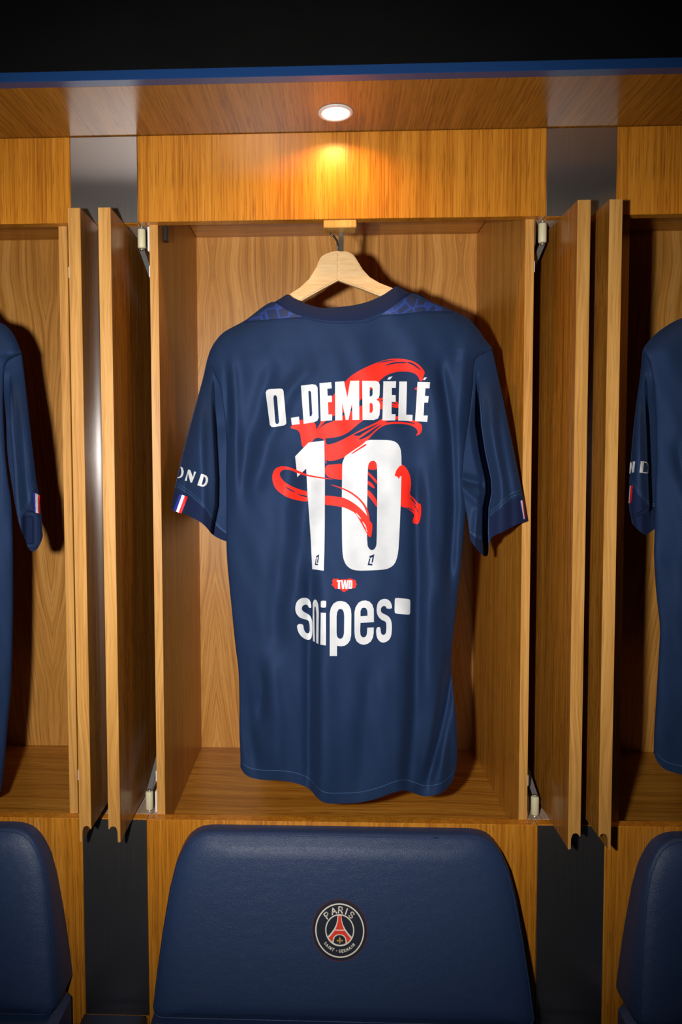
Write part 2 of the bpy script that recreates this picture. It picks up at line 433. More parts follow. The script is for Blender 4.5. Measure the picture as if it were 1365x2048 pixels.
# ------------------------------------------------------------------ steel pillars between the lockers
def make_pillar(label):
    x0, x1 = XS0, XS0+WS
    t = thing('pillar', ((x0+x1)/2, 0.1, 0.0), label, 'pillar', 'steel pillars between lockers')
    box('upper_plate', x0+0.0003, x1-0.0003, 0.0, 0.0015, ZF-0.0008, ZS-0.0012, M['steel'], t, bev=0.0003)
    box('upper_core', x0+0.0003, x1-0.0003, 0.0017, 0.018, ZF-0.0012, ZS-0.0012, M['oak_v'], t)
    box('lower_plate', x0+0.0003, x1-0.0003, 0.0, 0.0015, 0.447, ZB-0.0008, M['steel'], t, bev=0.0003)
    box('ledge', x0+0.0003, x1-0.0003, 0.0017, 0.018, 0.0, ZB, M['oak_v'], t)
    box('pocket_top', -0.1124+0.0004, 0.0169-0.0004, 0.0185, DEP, ZF+0.001, ZF+0.015, M['raw_wood'], t)
    box('pocket_floor', -0.1124+0.0004, 0.0169-0.0004, 0.0185, DEP, ZB-0.016, ZB-0.0005, M['raw_wood'], t)
    box('divider', -0.0572, -0.0372, 0.0185, 0.340, ZB, ZF+0.0008, M['steel'], t)
    box('pocket_back', -0.1124+0.0004, 0.0169-0.0004, DEP+0.0005, DEP+0.016, 0.6, ZF, M['black_plastic'], t)
    return t
pil = make_pillar('brushed steel pillar on the left between two pairs of oak doors')
c = copy_tree(pil); c.location.x += PITCH
c['label'] = 'brushed steel pillar on the right between two pairs of oak doors'

# ------------------------------------------------------------------ downlights
def make_lamp(label):
    cx, cy = 0.3040, -0.0597
    t = thing('downlight', (cx, cy, ZS), label, 'downlight', 'canopy downlights')
    seg = 48
    lathe('ring', [(0.0194, 0.001), (0.0194, -0.0008), (0.0205, -0.0022), (0.0235, -0.0022), (0.0252, -0.0010), (0.0252, -0.0001)],
          (cx, cy, ZS), M['lamp_ring'], t, seg)
    lathe('lens', [(0.0, -0.0004), (0.0193, -0.0004), (0.0193, -0.0012), (0.0, -0.0016)], (cx, cy, ZS), M['lamp_lens'], t, seg)
    return t
def lamp_light(x):
    l = bpy.data.lights.new('downlight_glow', 'AREA'); l.shape = 'DISK'; l.size = 0.036
    l.energy = 0.56; l.color = (1.0, 0.50, 0.10); l.spread = math.radians(150)
    o = bpy.data.objects.new('downlight_glow', l); COL.objects.link(o); o.location = (x, -0.0597, ZS-0.0030)
lamp = make_lamp('round lit downlight set in the oak canopy above the middle locker')
lamp_light(0.3040)
for dx, s in ((-PITCH, 'left'), (PITCH, 'right')):
    c = copy_tree(lamp); c.location.x += dx
    c['label'] = 'round lit downlight in the canopy above the %s locker' % s
    lamp_light(0.3040+dx)

# ------------------------------------------------------------------ curve utilities for digitised outlines
def dens(pts, n):
    """resample a polyline to n points by length"""
    p = np.asarray(pts, float)
    d = np.r_[0, np.cumsum(np.hypot(*np.diff(p, axis=0).T))]
    t = np.linspace(0, d[-1], n)
    return np.stack([np.interp(t, d, p[:, 0]), np.interp(t, d, p[:, 1])], 1)
def spline(pts, n, per=8):
    """Catmull-Rom through the points, resampled to n"""
    p = [np.asarray(q, float) for q in pts]
    p = [2*p[0]-p[1]]+p+[2*p[-1]-p[-2]]
    out = []
    for i in range(1, len(p)-2):
        for k in range(per):
            t = k/per
            out.append(0.5*((2*p[i])+(-p[i-1]+p[i+1])*t+(2*p[i-1]-5*p[i]+4*p[i+1]-p[i+2])*t*t+(-p[i-1]+3*p[i]-3*p[i+1]+p[i+2])*t**3))
    out.append(p[-2])
    return dens(out, n)
def coons(top, bottom, left, right):
    nu, nv = len(top), len(left)
    u = np.linspace(0, 1, nu)[None, :, None]; v = np.linspace(0, 1, nv)[:, None, None]
    T, B, L, R = top[None], bottom[None], left[:, None], right[:, None]
    return ((1-v)*T+v*B+(1-u)*L+u*R
            - ((1-u)*(1-v)*top[0]+u*(1-v)*top[-1]+(1-u)*v*bottom[0]+u*v*bottom[-1]))
def grid_faces(nv, nu, off=0, flip=False):
    i = np.arange(nv-1)[:, None]*nu+np.arange(nu-1)[None, :]+off
    f = np.stack([i, i+1, i+1+nu, i+nu], -1).reshape(-1, 4)
    return f[:, ::-1] if flip else f
def sstep(x, a, b):
    t = np.clip((x-a)/(b-a), 0, 1); return t*t*(3-2*t)
def fold(px, py, pts, sig, amp, fade=40):
    """ridge (amp < 0: towards the viewer) or valley along a roughly vertical polyline"""
    p = np.asarray(sorted(pts, key=lambda q: q[1]), float)
    xc = np.interp(py, p[:, 1], p[:, 0])
    w = sstep(py, p[0, 1]-fade, p[0, 1]+fade)*(1-sstep(py, p[-1, 1]-fade, p[-1, 1]+fade))
    return amp*w*np.exp(-0.5*((px-xc)/sig)**2)
def fold_h(px, py, pts, sig, amp, fade=25):
    return fold(py, px, [(b, a) for a, b in pts], sig, amp, fade)
def chaikin(p, it=2):
    p = np.asarray(p, float)
    for _ in range(it):
        q = np.roll(p, -1, 0)
        p = np.stack([0.75*p+0.25*q, 0.25*p+0.75*q], 1).reshape(-1, 2)
    return p
def inside(loops, P):
    c = np.zeros(len(P), bool)
    x, y = P[:, 0], P[:, 1]
    for l in loops:
        a = l; b = np.roll(l, -1, 0)
        for (x0, y0), (x1, y1) in zip(a, b):
            if y0 == y1: continue
            m = ((y0 > y) != (y1 > y)) & (x < (x1-x0)*(y-y0)/(y1-y0)+x0)
            c ^= m
    return c
def drape(groups, surf, off, step=5.0):
    """groups: each a list of loops (outer and holes) in photo pixels -> mesh lying on a surface given by surf(px, py) -> Y"""
    V, Fc, n0 = [], [], 0
    for loops in groups:
        ls = []
        for l in loops:
            l = np.asarray(l, float); out = []
            for a, b in zip(l, np.roll(l, -1, 0)):
                k = max(1, int(np.hypot(*(b-a))/step))
                out += [a+(b-a)*t/k for t in range(k)]
            ls.append(np.array(out))
        allp = np.concatenate(ls); lo, hi = allp.min(0), allp.max(0)
        gx, gy = np.meshgrid(np.arange(lo[0]+step/2, hi[0], step), np.arange(lo[1]+step/2, hi[1], step))
        G = np.stack([gx.ravel(), gy.ravel()], 1)
        if len(G):
            G = G[inside(ls, G)]
        if len(G):
            d = np.min(np.hypot(G[:, None, 0]-allp[None, :, 0], G[:, None, 1]-allp[None, :, 1]), 1)
            G = G[d > step*0.4]
        edges, k = [], 0
        for l in ls:
            n = len(l); edges += [(k+i, k+(i+1) % n) for i in range(n)]; k += n
        pts = np.concatenate([allp, G]) if len(G) else allp
        v2, e2, f2, *_ = delaunay_2d_cdt([Vector(p) for p in pts], edges, [], 0, 1e-5)
        v2 = np.array([[p.x, p.y] for p in v2]); f2 = np.array([f for f in f2 if len(f) == 3])
        cen = v2[f2].mean(1)
        f2 = f2[inside(ls, cen)]
        V.append(v2); Fc.append(f2+n0); n0 += len(v2)
    V = np.concatenate(V); Fc = np.concatenate(Fc)
    return aty_many(V[:, 0], V[:, 1], surf(V[:, 0], V[:, 1])-off), Fc, V/1000.0
def stroke_loop(pts, w):
    """band of width w round a polyline"""
    p = np.asarray(pts, float)
    t = np.gradient(p, axis=0); t /= np.maximum(np.hypot(t[:, 0], t[:, 1]), 1e-9)[:, None]
    n = np.stack([-t[:, 1], t[:, 0]], 1)*w/2
    return np.concatenate([p+n, (p-n)[::-1]])

# ------------------------------------------------------------------ shirts
CENTRE = dict(
    top=[(414, 721), (421, 700), (433, 680), (450, 663), (490, 641), (551, 603), (573, 617), (601, 629), (644, 638), (680, 640), (723, 638), (751, 629), (780, 615), (820, 587), (870, 606), (912, 624), (940, 640), (958, 660), (972, 680), (987, 699)],
    ridge=[(414, 721), (421, 700), (433, 680), (450, 663), (490, 641), (551, 603), (578, 589), (795, 573), (820, 587), (870, 606), (912, 624), (940, 640), (958, 660), (972, 680), (987, 699)],
    left=[(414, 721), (428, 745), (441, 780), (449, 830), (453, 890), (452, 950), (453, 990), (453, 1085), (457, 1150), (464, 1220), (471, 1290), (477, 1340), (479, 1400), (479, 1460), (481, 1510), (481, 1535)],
    right=[(987, 699), (966, 708), (950, 722), (946, 770), (940, 830), (931, 890), (926, 950), (934, 985), (930, 1050), (924, 1110), (917, 1180), (908, 1260), (903, 1320), (906, 1370), (913, 1440), (915, 1511), (913, 1535)],
    hem=[(481, 1535), (490, 1548), (505, 1556), (530, 1560), (560, 1561), (590, 1566), (612, 1574), (624, 1583), (635, 1596), (652, 1606), (685, 1607), (720, 1605), (755, 1597), (785, 1586), (808, 1581), (825, 1585), (845, 1592), (862, 1592), (885, 1585), (905, 1563), (913, 1535)],
    neck_far=[(551, 603), (590, 650), (640, 690), (690, 700), (740, 688), (785, 645), (820, 587)],
    # sleeves: seam (A->B), outer (A->D), inner (B->C), cuff hem (D->C)
    sl_seam=[(414, 721), (428, 745), (441, 780), (449, 830), (453, 890), (454, 950), (458, 985)],
    sl_outer=[(414, 721), (405, 760), (390, 815), (375, 870), (360, 930), (349, 980), (342, 1017)],
    sl_inner=[(458, 985), (458, 1040), (456, 1084)],
    sl_hem=[(342, 1017), (362, 1024), (382, 1034), (402, 1045), (414, 1056), (424, 1068), (438, 1077), (456, 1084)],
    sr_seam=[(987, 699), (966, 708), (950, 722), (946, 770), (940, 830), (931, 890), (926, 940), (925, 975)],
    sr_outer=[(987, 699), (996, 740), (1009, 800), (1022, 865), (1035, 930), (1046, 985), (1056, 1042)],
    sr_inner=[(925, 975), (936, 1040), (941, 1080)],
    sr_hem=[(1056, 1042), (1035, 1049), (1008, 1063), (982, 1078), (975, 1112), (958, 1103), (941, 1080)],
)
def interp_side(pts):
    p = np.asarray(sorted(pts, key=lambda q: q[1]), float); return p
class Shirt:
    def __init__(s, spec, dx=0.0, body_folds=(), cuts=None, y0=0.034, depth=0.030):
        s.sp = spec; s.y0 = y0; s.depth = depth; s.dx = dx
        s.L = interp_side(spec['left']); s.R = interp_side(spec['right'])
        s.ridge = np.asarray(spec['ridge'], float)
        s.folds = body_folds
    def lr(s, py):
        return np.interp(py, s.L[:, 1], s.L[:, 0]), np.interp(py, s.R[:, 1], s.R[:, 0])
    def body(s, px, py):
        xl, xr = s.lr(py)
        t = np.clip((px-xl)/(xr-xl), 0, 1)
        e = np.sin(np.pi*t)
        Y = s.y0-s.depth*np.power(np.maximum(e, 0), 0.55)
        yt = np.interp(px, s.ridge[:, 0], s.ridge[:, 1])
        d = np.maximum(py-yt, 0)
        Y = Y+0.024*np.exp(-d/16.0)*np.power(np.maximum(e, 0), 0.3)
        x = px-s.dx
        # hanging folds
        for pts, sig, amp in s.folds:
            Y = Y+fold(x, py, pts, sig, amp*1.9)
        # the tail pushed forward in the middle
        g = sstep(py, 1040, 1450)
        Y = Y-0.020*g*sstep(x, 612, 645)*(1-sstep(x, 790, 850))
        Y = Y-0.010*g*sstep(x, 835, 875)*(1-sstep(x, 880, 905))
        # cloth wrinkles
        Y = Y+0.0012*np.sin(x*0.045+py*0.021)*np.sin(py*0.013+1.0)+0.0008*np.sin(x*0.11-py*0.03)*np.sin(py*0.024)
        return Y
BODY_FOLDS = [
    ([(505, 985), (535, 880), (575, 790), (610, 740)], 15, -0.0045),
    ([(480, 985), (500, 880), (525, 790), (545, 730)], 12, 0.0030),
    ([(462, 720), (470, 860), (474, 1000)], 9, -0.0045),
    ([(575, 1250), (600, 1100), (615, 940)], 14, -0.0035),
    ([(548, 1300), (566, 1120), (580, 900)], 16, 0.0040),
    ([(622, 1150), (622, 1330), (622, 1570)], 9, 0.0060),
    ([(655, 1180), (652, 1350), (650, 1600)], 16, -0.0030),
    ([(834, 960), (836, 1180), (828, 1420), (815, 1570)], 9, 0.0055),
    ([(858, 900), (860, 1180), (852, 1400)], 14, -0.0040),
    ([(885, 740), (903, 860), (908, 1010), (900, 1150)], 7, 0.0060),
    ([(862, 760), (880, 880), (886, 1050), (878, 1200)], 11, -0.0035),
    ([(904, 1330), (893, 1400), (878, 1480), (858, 1560)], 8, 0.0110),
    ([(930, 700), (926, 780), (918, 860)], 10, -0.0040),
    ([(520, 1335), (524, 1380), (520, 1440)], 8, 0.0050),
    ([(545, 1330), (552, 1420), (556, 1540)], 13, -0.0040),
    ([(495, 1380), (500, 1460), (512, 1540)], 10, 0.0045),
    ([(745, 1330), (730, 1450), (720, 1590)], 14, 0.0028),
    ([(760, 650), (800, 760), (820, 860)], 22, 0.0025),
    ([(455, 740), (458, 860)], 6, 0.005),
]
def build_patch(grid, Y):
    nv, nu = grid.shape[:2]
    P = aty_many(grid[..., 0], grid[..., 1], Y)
    return P.reshape(-1, 3), grid_faces(nv, nu), grid.reshape(-1, 2)/1000.0
def shell(name, grid, Yn, Yf, mat, parent, grid_far=None):
    """near and far sheets of cloth meeting along the two side edges"""
    a, fa, ua = build_patch(grid, Yn)
    b, fb, ub = build_patch(grid if grid_far is None else grid_far, Yf)
    V = np.concatenate([a, b]); Fc = np.concatenate([fa[:, ::-1], fb+len(a)])
    o = mesh_obj(name, V, Fc, mat, parent, True, np.concatenate([ua, ub]))
    bm = bmesh.new(); bm.from_mesh(o.data)
    bmesh.ops.remove_doubles(bm, verts=bm.verts, dist=0.0002); bm.to_mesh(o.data); bm.free()
    o.data.polygons.foreach_set('use_smooth', [True]*len(o.data.polygons))
    return o
def sleeve_fields(spec, pre, Ysleeve, nu=90, nv=110):
    """Coons grid of a sleeve, columns from outer edge to inner edge"""
    g = coons(spline(spec[pre+'seam'], nu), spline(spec[pre+'hem'], nu), spline(spec[pre+'outer'], nv), spline(spec[pre+'inner'], nv))
    return g
def add_sleeve(spec, pre, near, far, parent, cuff_frac=0.84):
    g = sleeve_fields(spec, pre, near)
    nv, nu = g.shape[:2]
    U = np.linspace(0, 1, nu)[None, :]*np.ones((nv, 1)); Vv = np.linspace(0, 1, nv)[:, None]*np.ones((1, nu))
    Yn = near(g[..., 0], g[..., 1], U, Vv); Yf = far(g[..., 0], g[..., 1], U, Vv)
    k = int(nv*cuff_frac)
    sl = shell('sleeve', g[:k+1], Yn[:k+1], Yf[:k+1], M['cloth'], parent)
    # cuff stands a touch proud of the sleeve
    step = 0.0012
    cu = shell('cuff', g[k:], Yn[k:]-step, Yf[k:]+step, M['rib'], parent)
    for q in (k-2, k-4):
        line = g[q, 2:-2]
        pts = aty_many(line[:, 0], line[:, 1], Yn[q, 2:-2]-0.0009)
        pts2 = aty_many(line[:, 0], line[:, 1]+0.9, Yn[q, 2:-2]-0.0009)
        n = len(line)
        mesh_obj('stitching', np.concatenate([pts, pts2]), [(i, i+1, n+i+1, n+i) for i in range(n-1)], M['stitch'], sl)
    # surface lookup for prints: nearest grid node, smoothed
    gx, gy, yy = g[..., 0].ravel(), g[..., 1].ravel(), (Yn-np.where(Vv > cuff_frac, step, 0)).ravel()
    def surf(px, py):
        px = np.atleast_1d(px); py = np.atleast_1d(py)
        d = (px[:, None]-gx[None])**2+(py[:, None]-gy[None])**2
        ix = np.argsort(d, 1)[:, :6]
        w = 1/(np.take_along_axis(d, ix, 1)+0.05)
        return (w*yy[ix]).sum(1)/w.sum(1)-0.0006
    return sl, cu, surf
def add_print(name, groups, surf, off, mat, parent, step=5.0):
    v, f, uv = drape(groups, surf, off, step)
    return mesh_obj(name, v, f, mat, parent, False, uv)
def add_body(sh, spec, t, nu=150, nv=230):
    top = spline(spec['top'], nu); hem = spline(spec['hem'], nu)
    le = spline(spec['left'], nv); ri = spline(spec['right'], nv)
    g = coons(top, hem, le, ri)
    Y = sh.body(g[..., 0], g[..., 1])
    U = np.linspace(0, 1, nu)[None, :]; e = np.sin(np.pi*U)
    # exact meeting at the silhouette
    # far (chest) side, lower neckline
    i0, i1 = None, None
    tf = np.array(spec['top'], float)
    nk = spec['neck_far']
    a = [p for p in spec['top'] if p[0] < nk[0][0]]; b = [p for p in spec['top'] if p[0] > nk[-1][0]]
    topf = spline(a+list(nk)+b, nu)
    hemf = hem-np.array([0, 22.0])*np.sin(np.pi*np.linspace(0, 1, nu))[:, None]
    gf = coons(topf, hemf, le, ri)
    vv = np.linspace(0, 1, nv)[:, None]
    Yf = Y[:, [0]]*(1-U)+Y[:, [-1]]*U+(0.040+0.012*vv)*np.power(e, 0.55)+0.004*np.sin(gf[..., 0]*0.05)*e
    Yf = Yf-0.014*np.exp(-vv*60)*e          # closes over the hanger at the shoulders
    body = shell('body', g, Y, Yf, M['cloth'], t, gf)
    # hem stitching, 18 px above the edge
    q = int(nv*0.978); line = g[q, 3:-3]
    pts = aty_many(line[:, 0], line[:, 1], Y[q, 3:-3]-0.0008); pts2 = aty_many(line[:, 0], line[:, 1]+1.1, Y[q, 3:-3]-0.0008)
    n = len(line)
    mesh_obj('stitching', np.concatenate([pts, pts2]), [(i, i+1, n+i+1, n+i) for i in range(n-1)], M['stitch'], body)
    return body, g, Y

# ---- centre shirt
sh = Shirt(CENTRE, 0.0, BODY_FOLDS)
shirt = thing('football_shirt', tuple(aty(690, 1600, 0.03)), 'navy short sleeved football shirt with white number ten and red brush stroke, back to viewer', 'shirt', 'hanging football shirts')
add_body(sh, CENTRE, shirt)
S = sh.body
def add_collar(sh, t, dx=0):
    up = [(551, 603), (564, 595), (576, 588.5), (587, 596), (616, 608.6), (644, 615.5), (681, 613.5), (709, 610), (737, 603), (766, 590), (790, 574), (796, 573), (808, 579), (820, 587)]
    lo = [(551, 603), (560, 610), (573, 619), (588, 626), (601, 631), (644, 640), (680, 642), (701, 641.5), (723, 640), (751, 630), (765, 624), (780, 616), (803, 599), (820, 587)]
    n, m = 80, 10
    U = spline([(x+dx, y) for x, y in up], n); Lw = spline([(x+dx, y) for x, y in lo], n)
    t_ = np.linspace(0, 1, m)[:, None, None]
    g = U[None]*(1-t_)+Lw[None]*t_
    a = np.linspace(0, 1, n)[None, :]
    base = sh.body(Lw[:, 0], Lw[:, 1])[None]
    roll = np.sin(np.pi*np.linspace(0, 1, m))[:, None]
    Yn = base*t_[..., 0]+(1-t_[..., 0])*(0.012+0.016*np.abs(2*a-1)**2)-0.0022*roll-0.0012
    Yf = Yn+0.004+0.0*roll
    return shell('collar', g, Yn, Yf, M['rib'], t)
add_collar(sh, shirt)
# patterned shoulder panels and the seam below them
add_print('shoulder_panel', [[[(552, 605), (573, 620), (590, 628), (604, 633), (560, 637), (520, 640), (494, 642)]]], S, 0.0010, M['yoke'], shirt)
add_print('shoulder_panel', [[[(819, 590), (780, 618), (764, 629), (800, 628), (850, 622), (903, 622), (870, 609)]]], S, 0.0010, M['yoke'], shirt)
seam_l = spline([(490, 644), (530, 641), (575, 637), (610, 637), (650, 645), (690, 647)], 40)
seam_r = spline([(690, 647), (735, 644), (765, 632), (810, 630), (860, 624), (908, 624)], 40)
add_print('shoulder_seam', [[stroke_loop(seam_l, 1.6)], [stroke_loop(seam_r, 1.6)]], S, 0.0012, M['rib'], shirt)

# sleeves of the middle shirt
def ramp_line(px, py, pts, a, b):
    p = np.asarray(sorted(pts, key=lambda q: q[1]), float)
    return px-np.interp(py, p[:, 1], p[:, 0])
L_CUT = [(423, 735), (424, 800), (427, 860), (432, 960), (431, 1010), (422, 1054), (420, 1075)]
def l_near(px, py, U, V):
    d = ramp_line(px, py, L_CUT, 0, 0)
    grow = sstep(py, 735, 860)
    lobe = np.where(d < 0, np.clip((-d)/np.maximum(60, 1), 0, 1.3), 0)
    Y = 0.030-0.034*sstep(py, 720, 900)+0.0*U
    Y = Y-0.012*np.sin(np.pi*np.clip(lobe, 0, 1))*grow
    Y = Y+0.020*np.exp(-U*14)                                 # rolls away at the outer edge
    Y = Y+grow*0.050*sstep(d, -2.0, 7.0)                      # under-sleeve lies far behind
    Y = Y-0.0035*np.exp(-0.5*((px-(395+(py-760)*0.06))/9)**2)*sstep(py, 740, 800)
    Y = Y+0.0030*np.exp(-0.5*((px-(412+(py-760)*0.02))/6)**2)*sstep(py, 760, 840)
    Y = Y+0.0010*np.sin(px*0.09+py*0.03)
    return np.where(V < 0.02, np.maximum(Y, 0.02), Y)
def l_far(px, py, U, V):
    n = l_near(px, py, U, V)
    a = n[:, [0]]; b = n[:, [-1]]
    return a*(1-U)+b*U+0.030*np.sin(np.pi*U)+0.02*V*np.sin(np.pi*U)
sl, cu, SL = add_sleeve(CENTRE, 'sl_', l_near, l_far, shirt, 0.855)
R_CUT = [(955, 760), (958, 850), (966, 905), (978, 960), (979, 985), (973, 1015), (972, 1060), (974, 1115)]
def r_near(px, py, U, V):
    d = ramp_line(px, py, R_CUT, 0, 0)
    grow = sstep(py, 740, 850)
    Y = 0.030-0.036*sstep(py, 720, 900)
    Y = Y-0.014*sstep(d, 4, 30)*(1-sstep(d, 45, 90))*grow
    Y = Y+0.012*np.exp(-U*16)
    Y = Y+grow*0.075*np.exp(-0.5*(d/(2.2+3.6*grow))**8)       # deep crease
    Y = Y-0.010*sstep(-d, 4, 22)*grow
    Y = Y+0.0045*np.exp(-0.5*((px-np.interp(py, [700, 860, 1000], [1000, 1001, 1024]))/6.5)**2)*sstep(py, 760, 840)
    Y = Y-0.0035*np.exp(-0.5*((px-np.interp(py, [700, 860, 1000], [985, 984, 1005]))/9)**2)*sstep(py, 740, 800)
    # gathered underarm
    Y = Y+0.010*np.exp(-0.5*((py-(958+0.25*(px-925)))/7.0)**2)*(1-sstep(d, -14, -4))
    Y = Y-0.006*np.exp(-0.5*((py-(985+0.9*(px-935)))/9.0)**2)*(1-sstep(d, -14, -4))
    Y = Y-0.007*np.exp(-0.5*((px-(955-(py-1040)*0.12))/6.0)**2)*sstep(py, 1010, 1030)*(1-sstep(d, -14, -4))
    return np.where(V < 0.02, np.maximum(Y, 0.02), Y)
def r_far(px, py, U, V):
    n = r_near(px, py, U, V)
    a = n[:, [0]]; b = n[:, [-1]]
    return np.maximum(a*(1-U)+b*U+0.022*np.sin(np.pi*U)*sstep(U, 0.15, 0.6)+0.004*np.sin(np.pi*U), n+0.003*np.sin(np.pi*U))
sr, cr, SR = add_sleeve(CENTRE, 'sr_', r_near, r_far, shirt, 0.85)

def crop(x0, y0, s, loops):
    return [np.array([(x0+a/s, y0+b/s) for a, b in l]) for l in loops]
# ---- tricolour tapes and sleeve lettering
def c6(*l): return crop(320, 840, 5.6875, l)
def tape(t, surf, blue, white, red, step=3.0, off=0.0010):
    for nm, mt, lp in (('tape_stripe', 'tape_blue', blue), ('tape_stripe', 'tape_white', white), ('tape_stripe', 'tape_red', red)):
        if lp: add_print(nm, [lp], surf, off, M[mt], t, step)
tape(cu, SL, c6([(222, 845), (252, 850), (183, 1041), (153, 1034)]), c6([(252, 850), (283, 862), (213, 1055), (183, 1041)]), c6([(283, 862), (318, 875), (243, 1064), (213, 1055)]))
add_print('sleeve_lettering', [
    c6([(232, 533), (245, 532), (262, 548), (271, 582), (266, 622), (250, 648), (228, 660), (203, 662), (197, 652), (222, 646), (238, 628), (245, 598), (242, 565)]),
    c6([(322, 563), (346, 570), (378, 655), (388, 584), (412, 592), (366, 712), (348, 711), (319, 606), (307, 692), (283, 690)]),
    c6([(470, 612), (505, 620), (534, 636), (549, 665), (547, 700), (532, 735), (507, 755), (480, 758), (425, 742)], [(500, 642), (516, 655), (522, 685), (512, 718), (495, 736), (474, 738)])],
    SL, 0.0012, M['white'], sl, 3.0)
tape(cr, SR, crop(880, 860, 6.825, [[(1093, 968), (1106, 966), (1150, 1220), (1140, 1222)]]), crop(880, 860, 6.825, [[(1106, 966), (1128, 960), (1160, 1214), (1150, 1220)]]), crop(880, 860, 6.825, [[(1128, 960), (1140, 958), (1168, 1190), (1160, 1214)]]))

# ---- back print
def c3(*l): return crop(520, 690, 3.7917, l)
def c4(*l): return crop(520, 860, 3.7917, l)
def c5(*l): return crop(560, 1130, 4.55, l)
NAME = [
    c3([(45, 362), (50, 347), (64, 337), (85, 334), (155, 330), (172, 334), (180, 350), (201, 583), (199, 600), (183, 610), (105, 623), (88, 621), (76, 605)],
       [(103, 398), (107, 384), (117, 379), (126, 385), (131, 400), (146, 578), (142, 594), (132, 600), (122, 597), (117, 583)]),
    c3([(237, 553), (297, 543), (303, 600), (243, 606)]),
    c3([(312, 308), (398, 298), (424, 302), (438, 322), (446, 552), (436, 575), (408, 586), (333, 598)], [(368, 350), (379, 347), (389, 357), (398, 522), (393, 537), (379, 543)]),
    c3([(453, 290), (542, 282), (546, 328), (512, 332), (515, 385), (546, 383), (548, 432), (517, 435), (521, 528), (548, 525), (549, 571), (462, 578)]),
    c3([(571, 280), (640, 275), (664, 398), (686, 272), (754, 270), (755, 568), (703, 568), (700, 440), (673, 568), (652, 569), (626, 440), (627, 571), (572, 572)]),
    c3([(777, 272), (880, 272), (903, 281), (911, 304), (909, 380), (902, 402), (884, 414), (905, 428), (913, 455), (909, 530), (896, 558), (865, 569), (780, 568)],
       [(834, 322), (848, 320), (856, 331), (856, 374), (849, 388), (834, 390)], [(834, 440), (850, 440), (858, 455), (858, 495), (851, 512), (834, 515)]),
    c3([(938, 275), (1035, 275), (1032, 325), (1002, 325), (1002, 380), (1031, 380), (1032, 430), (1000, 433), (1000, 525), (1031, 525), (1028, 572), (930, 572)]),
    c3([(967, 263), (980, 243), (1008, 238), (988, 262)]),
    c3([(1058, 277), (1117, 277), (1111, 528), (1160, 530), (1157, 577), (1050, 573)]),
    c3([(1197, 280), (1293, 282), (1288, 328), (1257, 328), (1253, 385), (1282, 388), (1277, 437), (1248, 437), (1243, 535), (1275, 535), (1270, 583), (1178, 578)]),
    c3([(1238, 265), (1248, 247), (1270, 245), (1253, 265)]),
]
ONE = [c4([(268, 200), (370, 95), (490, 80), (494, 400), (493, 700), (490, 930), (485, 1067), (398, 1055), (385, 800), (362, 480), (352, 292), (285, 357)])]
_z = lambda l: [np.array(l[0]), np.array(l[1])]
ZERO = [[chaikin(q, 1) for q in c4(
    [(627, 215), (700, 160), (780, 110), (813, 75), (900, 75), (985, 77), (1030, 88), (1060, 120), (1074, 170), (1076, 300), (1068, 600), (1055, 880), (1045, 960), (1022, 1020), (980, 1050), (930, 1060), (840, 1065), (740, 1067), (690, 1055), (652, 1022), (632, 970), (625, 900), (622, 600), (624, 350)],
    [(820, 290), (825, 255), (840, 238), (860, 231), (880, 240), (890, 270), (892, 400), (890, 650), (887, 860), (880, 890), (865, 908), (845, 911), (828, 900), (815, 870), (813, 700), (816, 480)])]]
CH = lambda g: [chaikin(q, 2) for q in g]
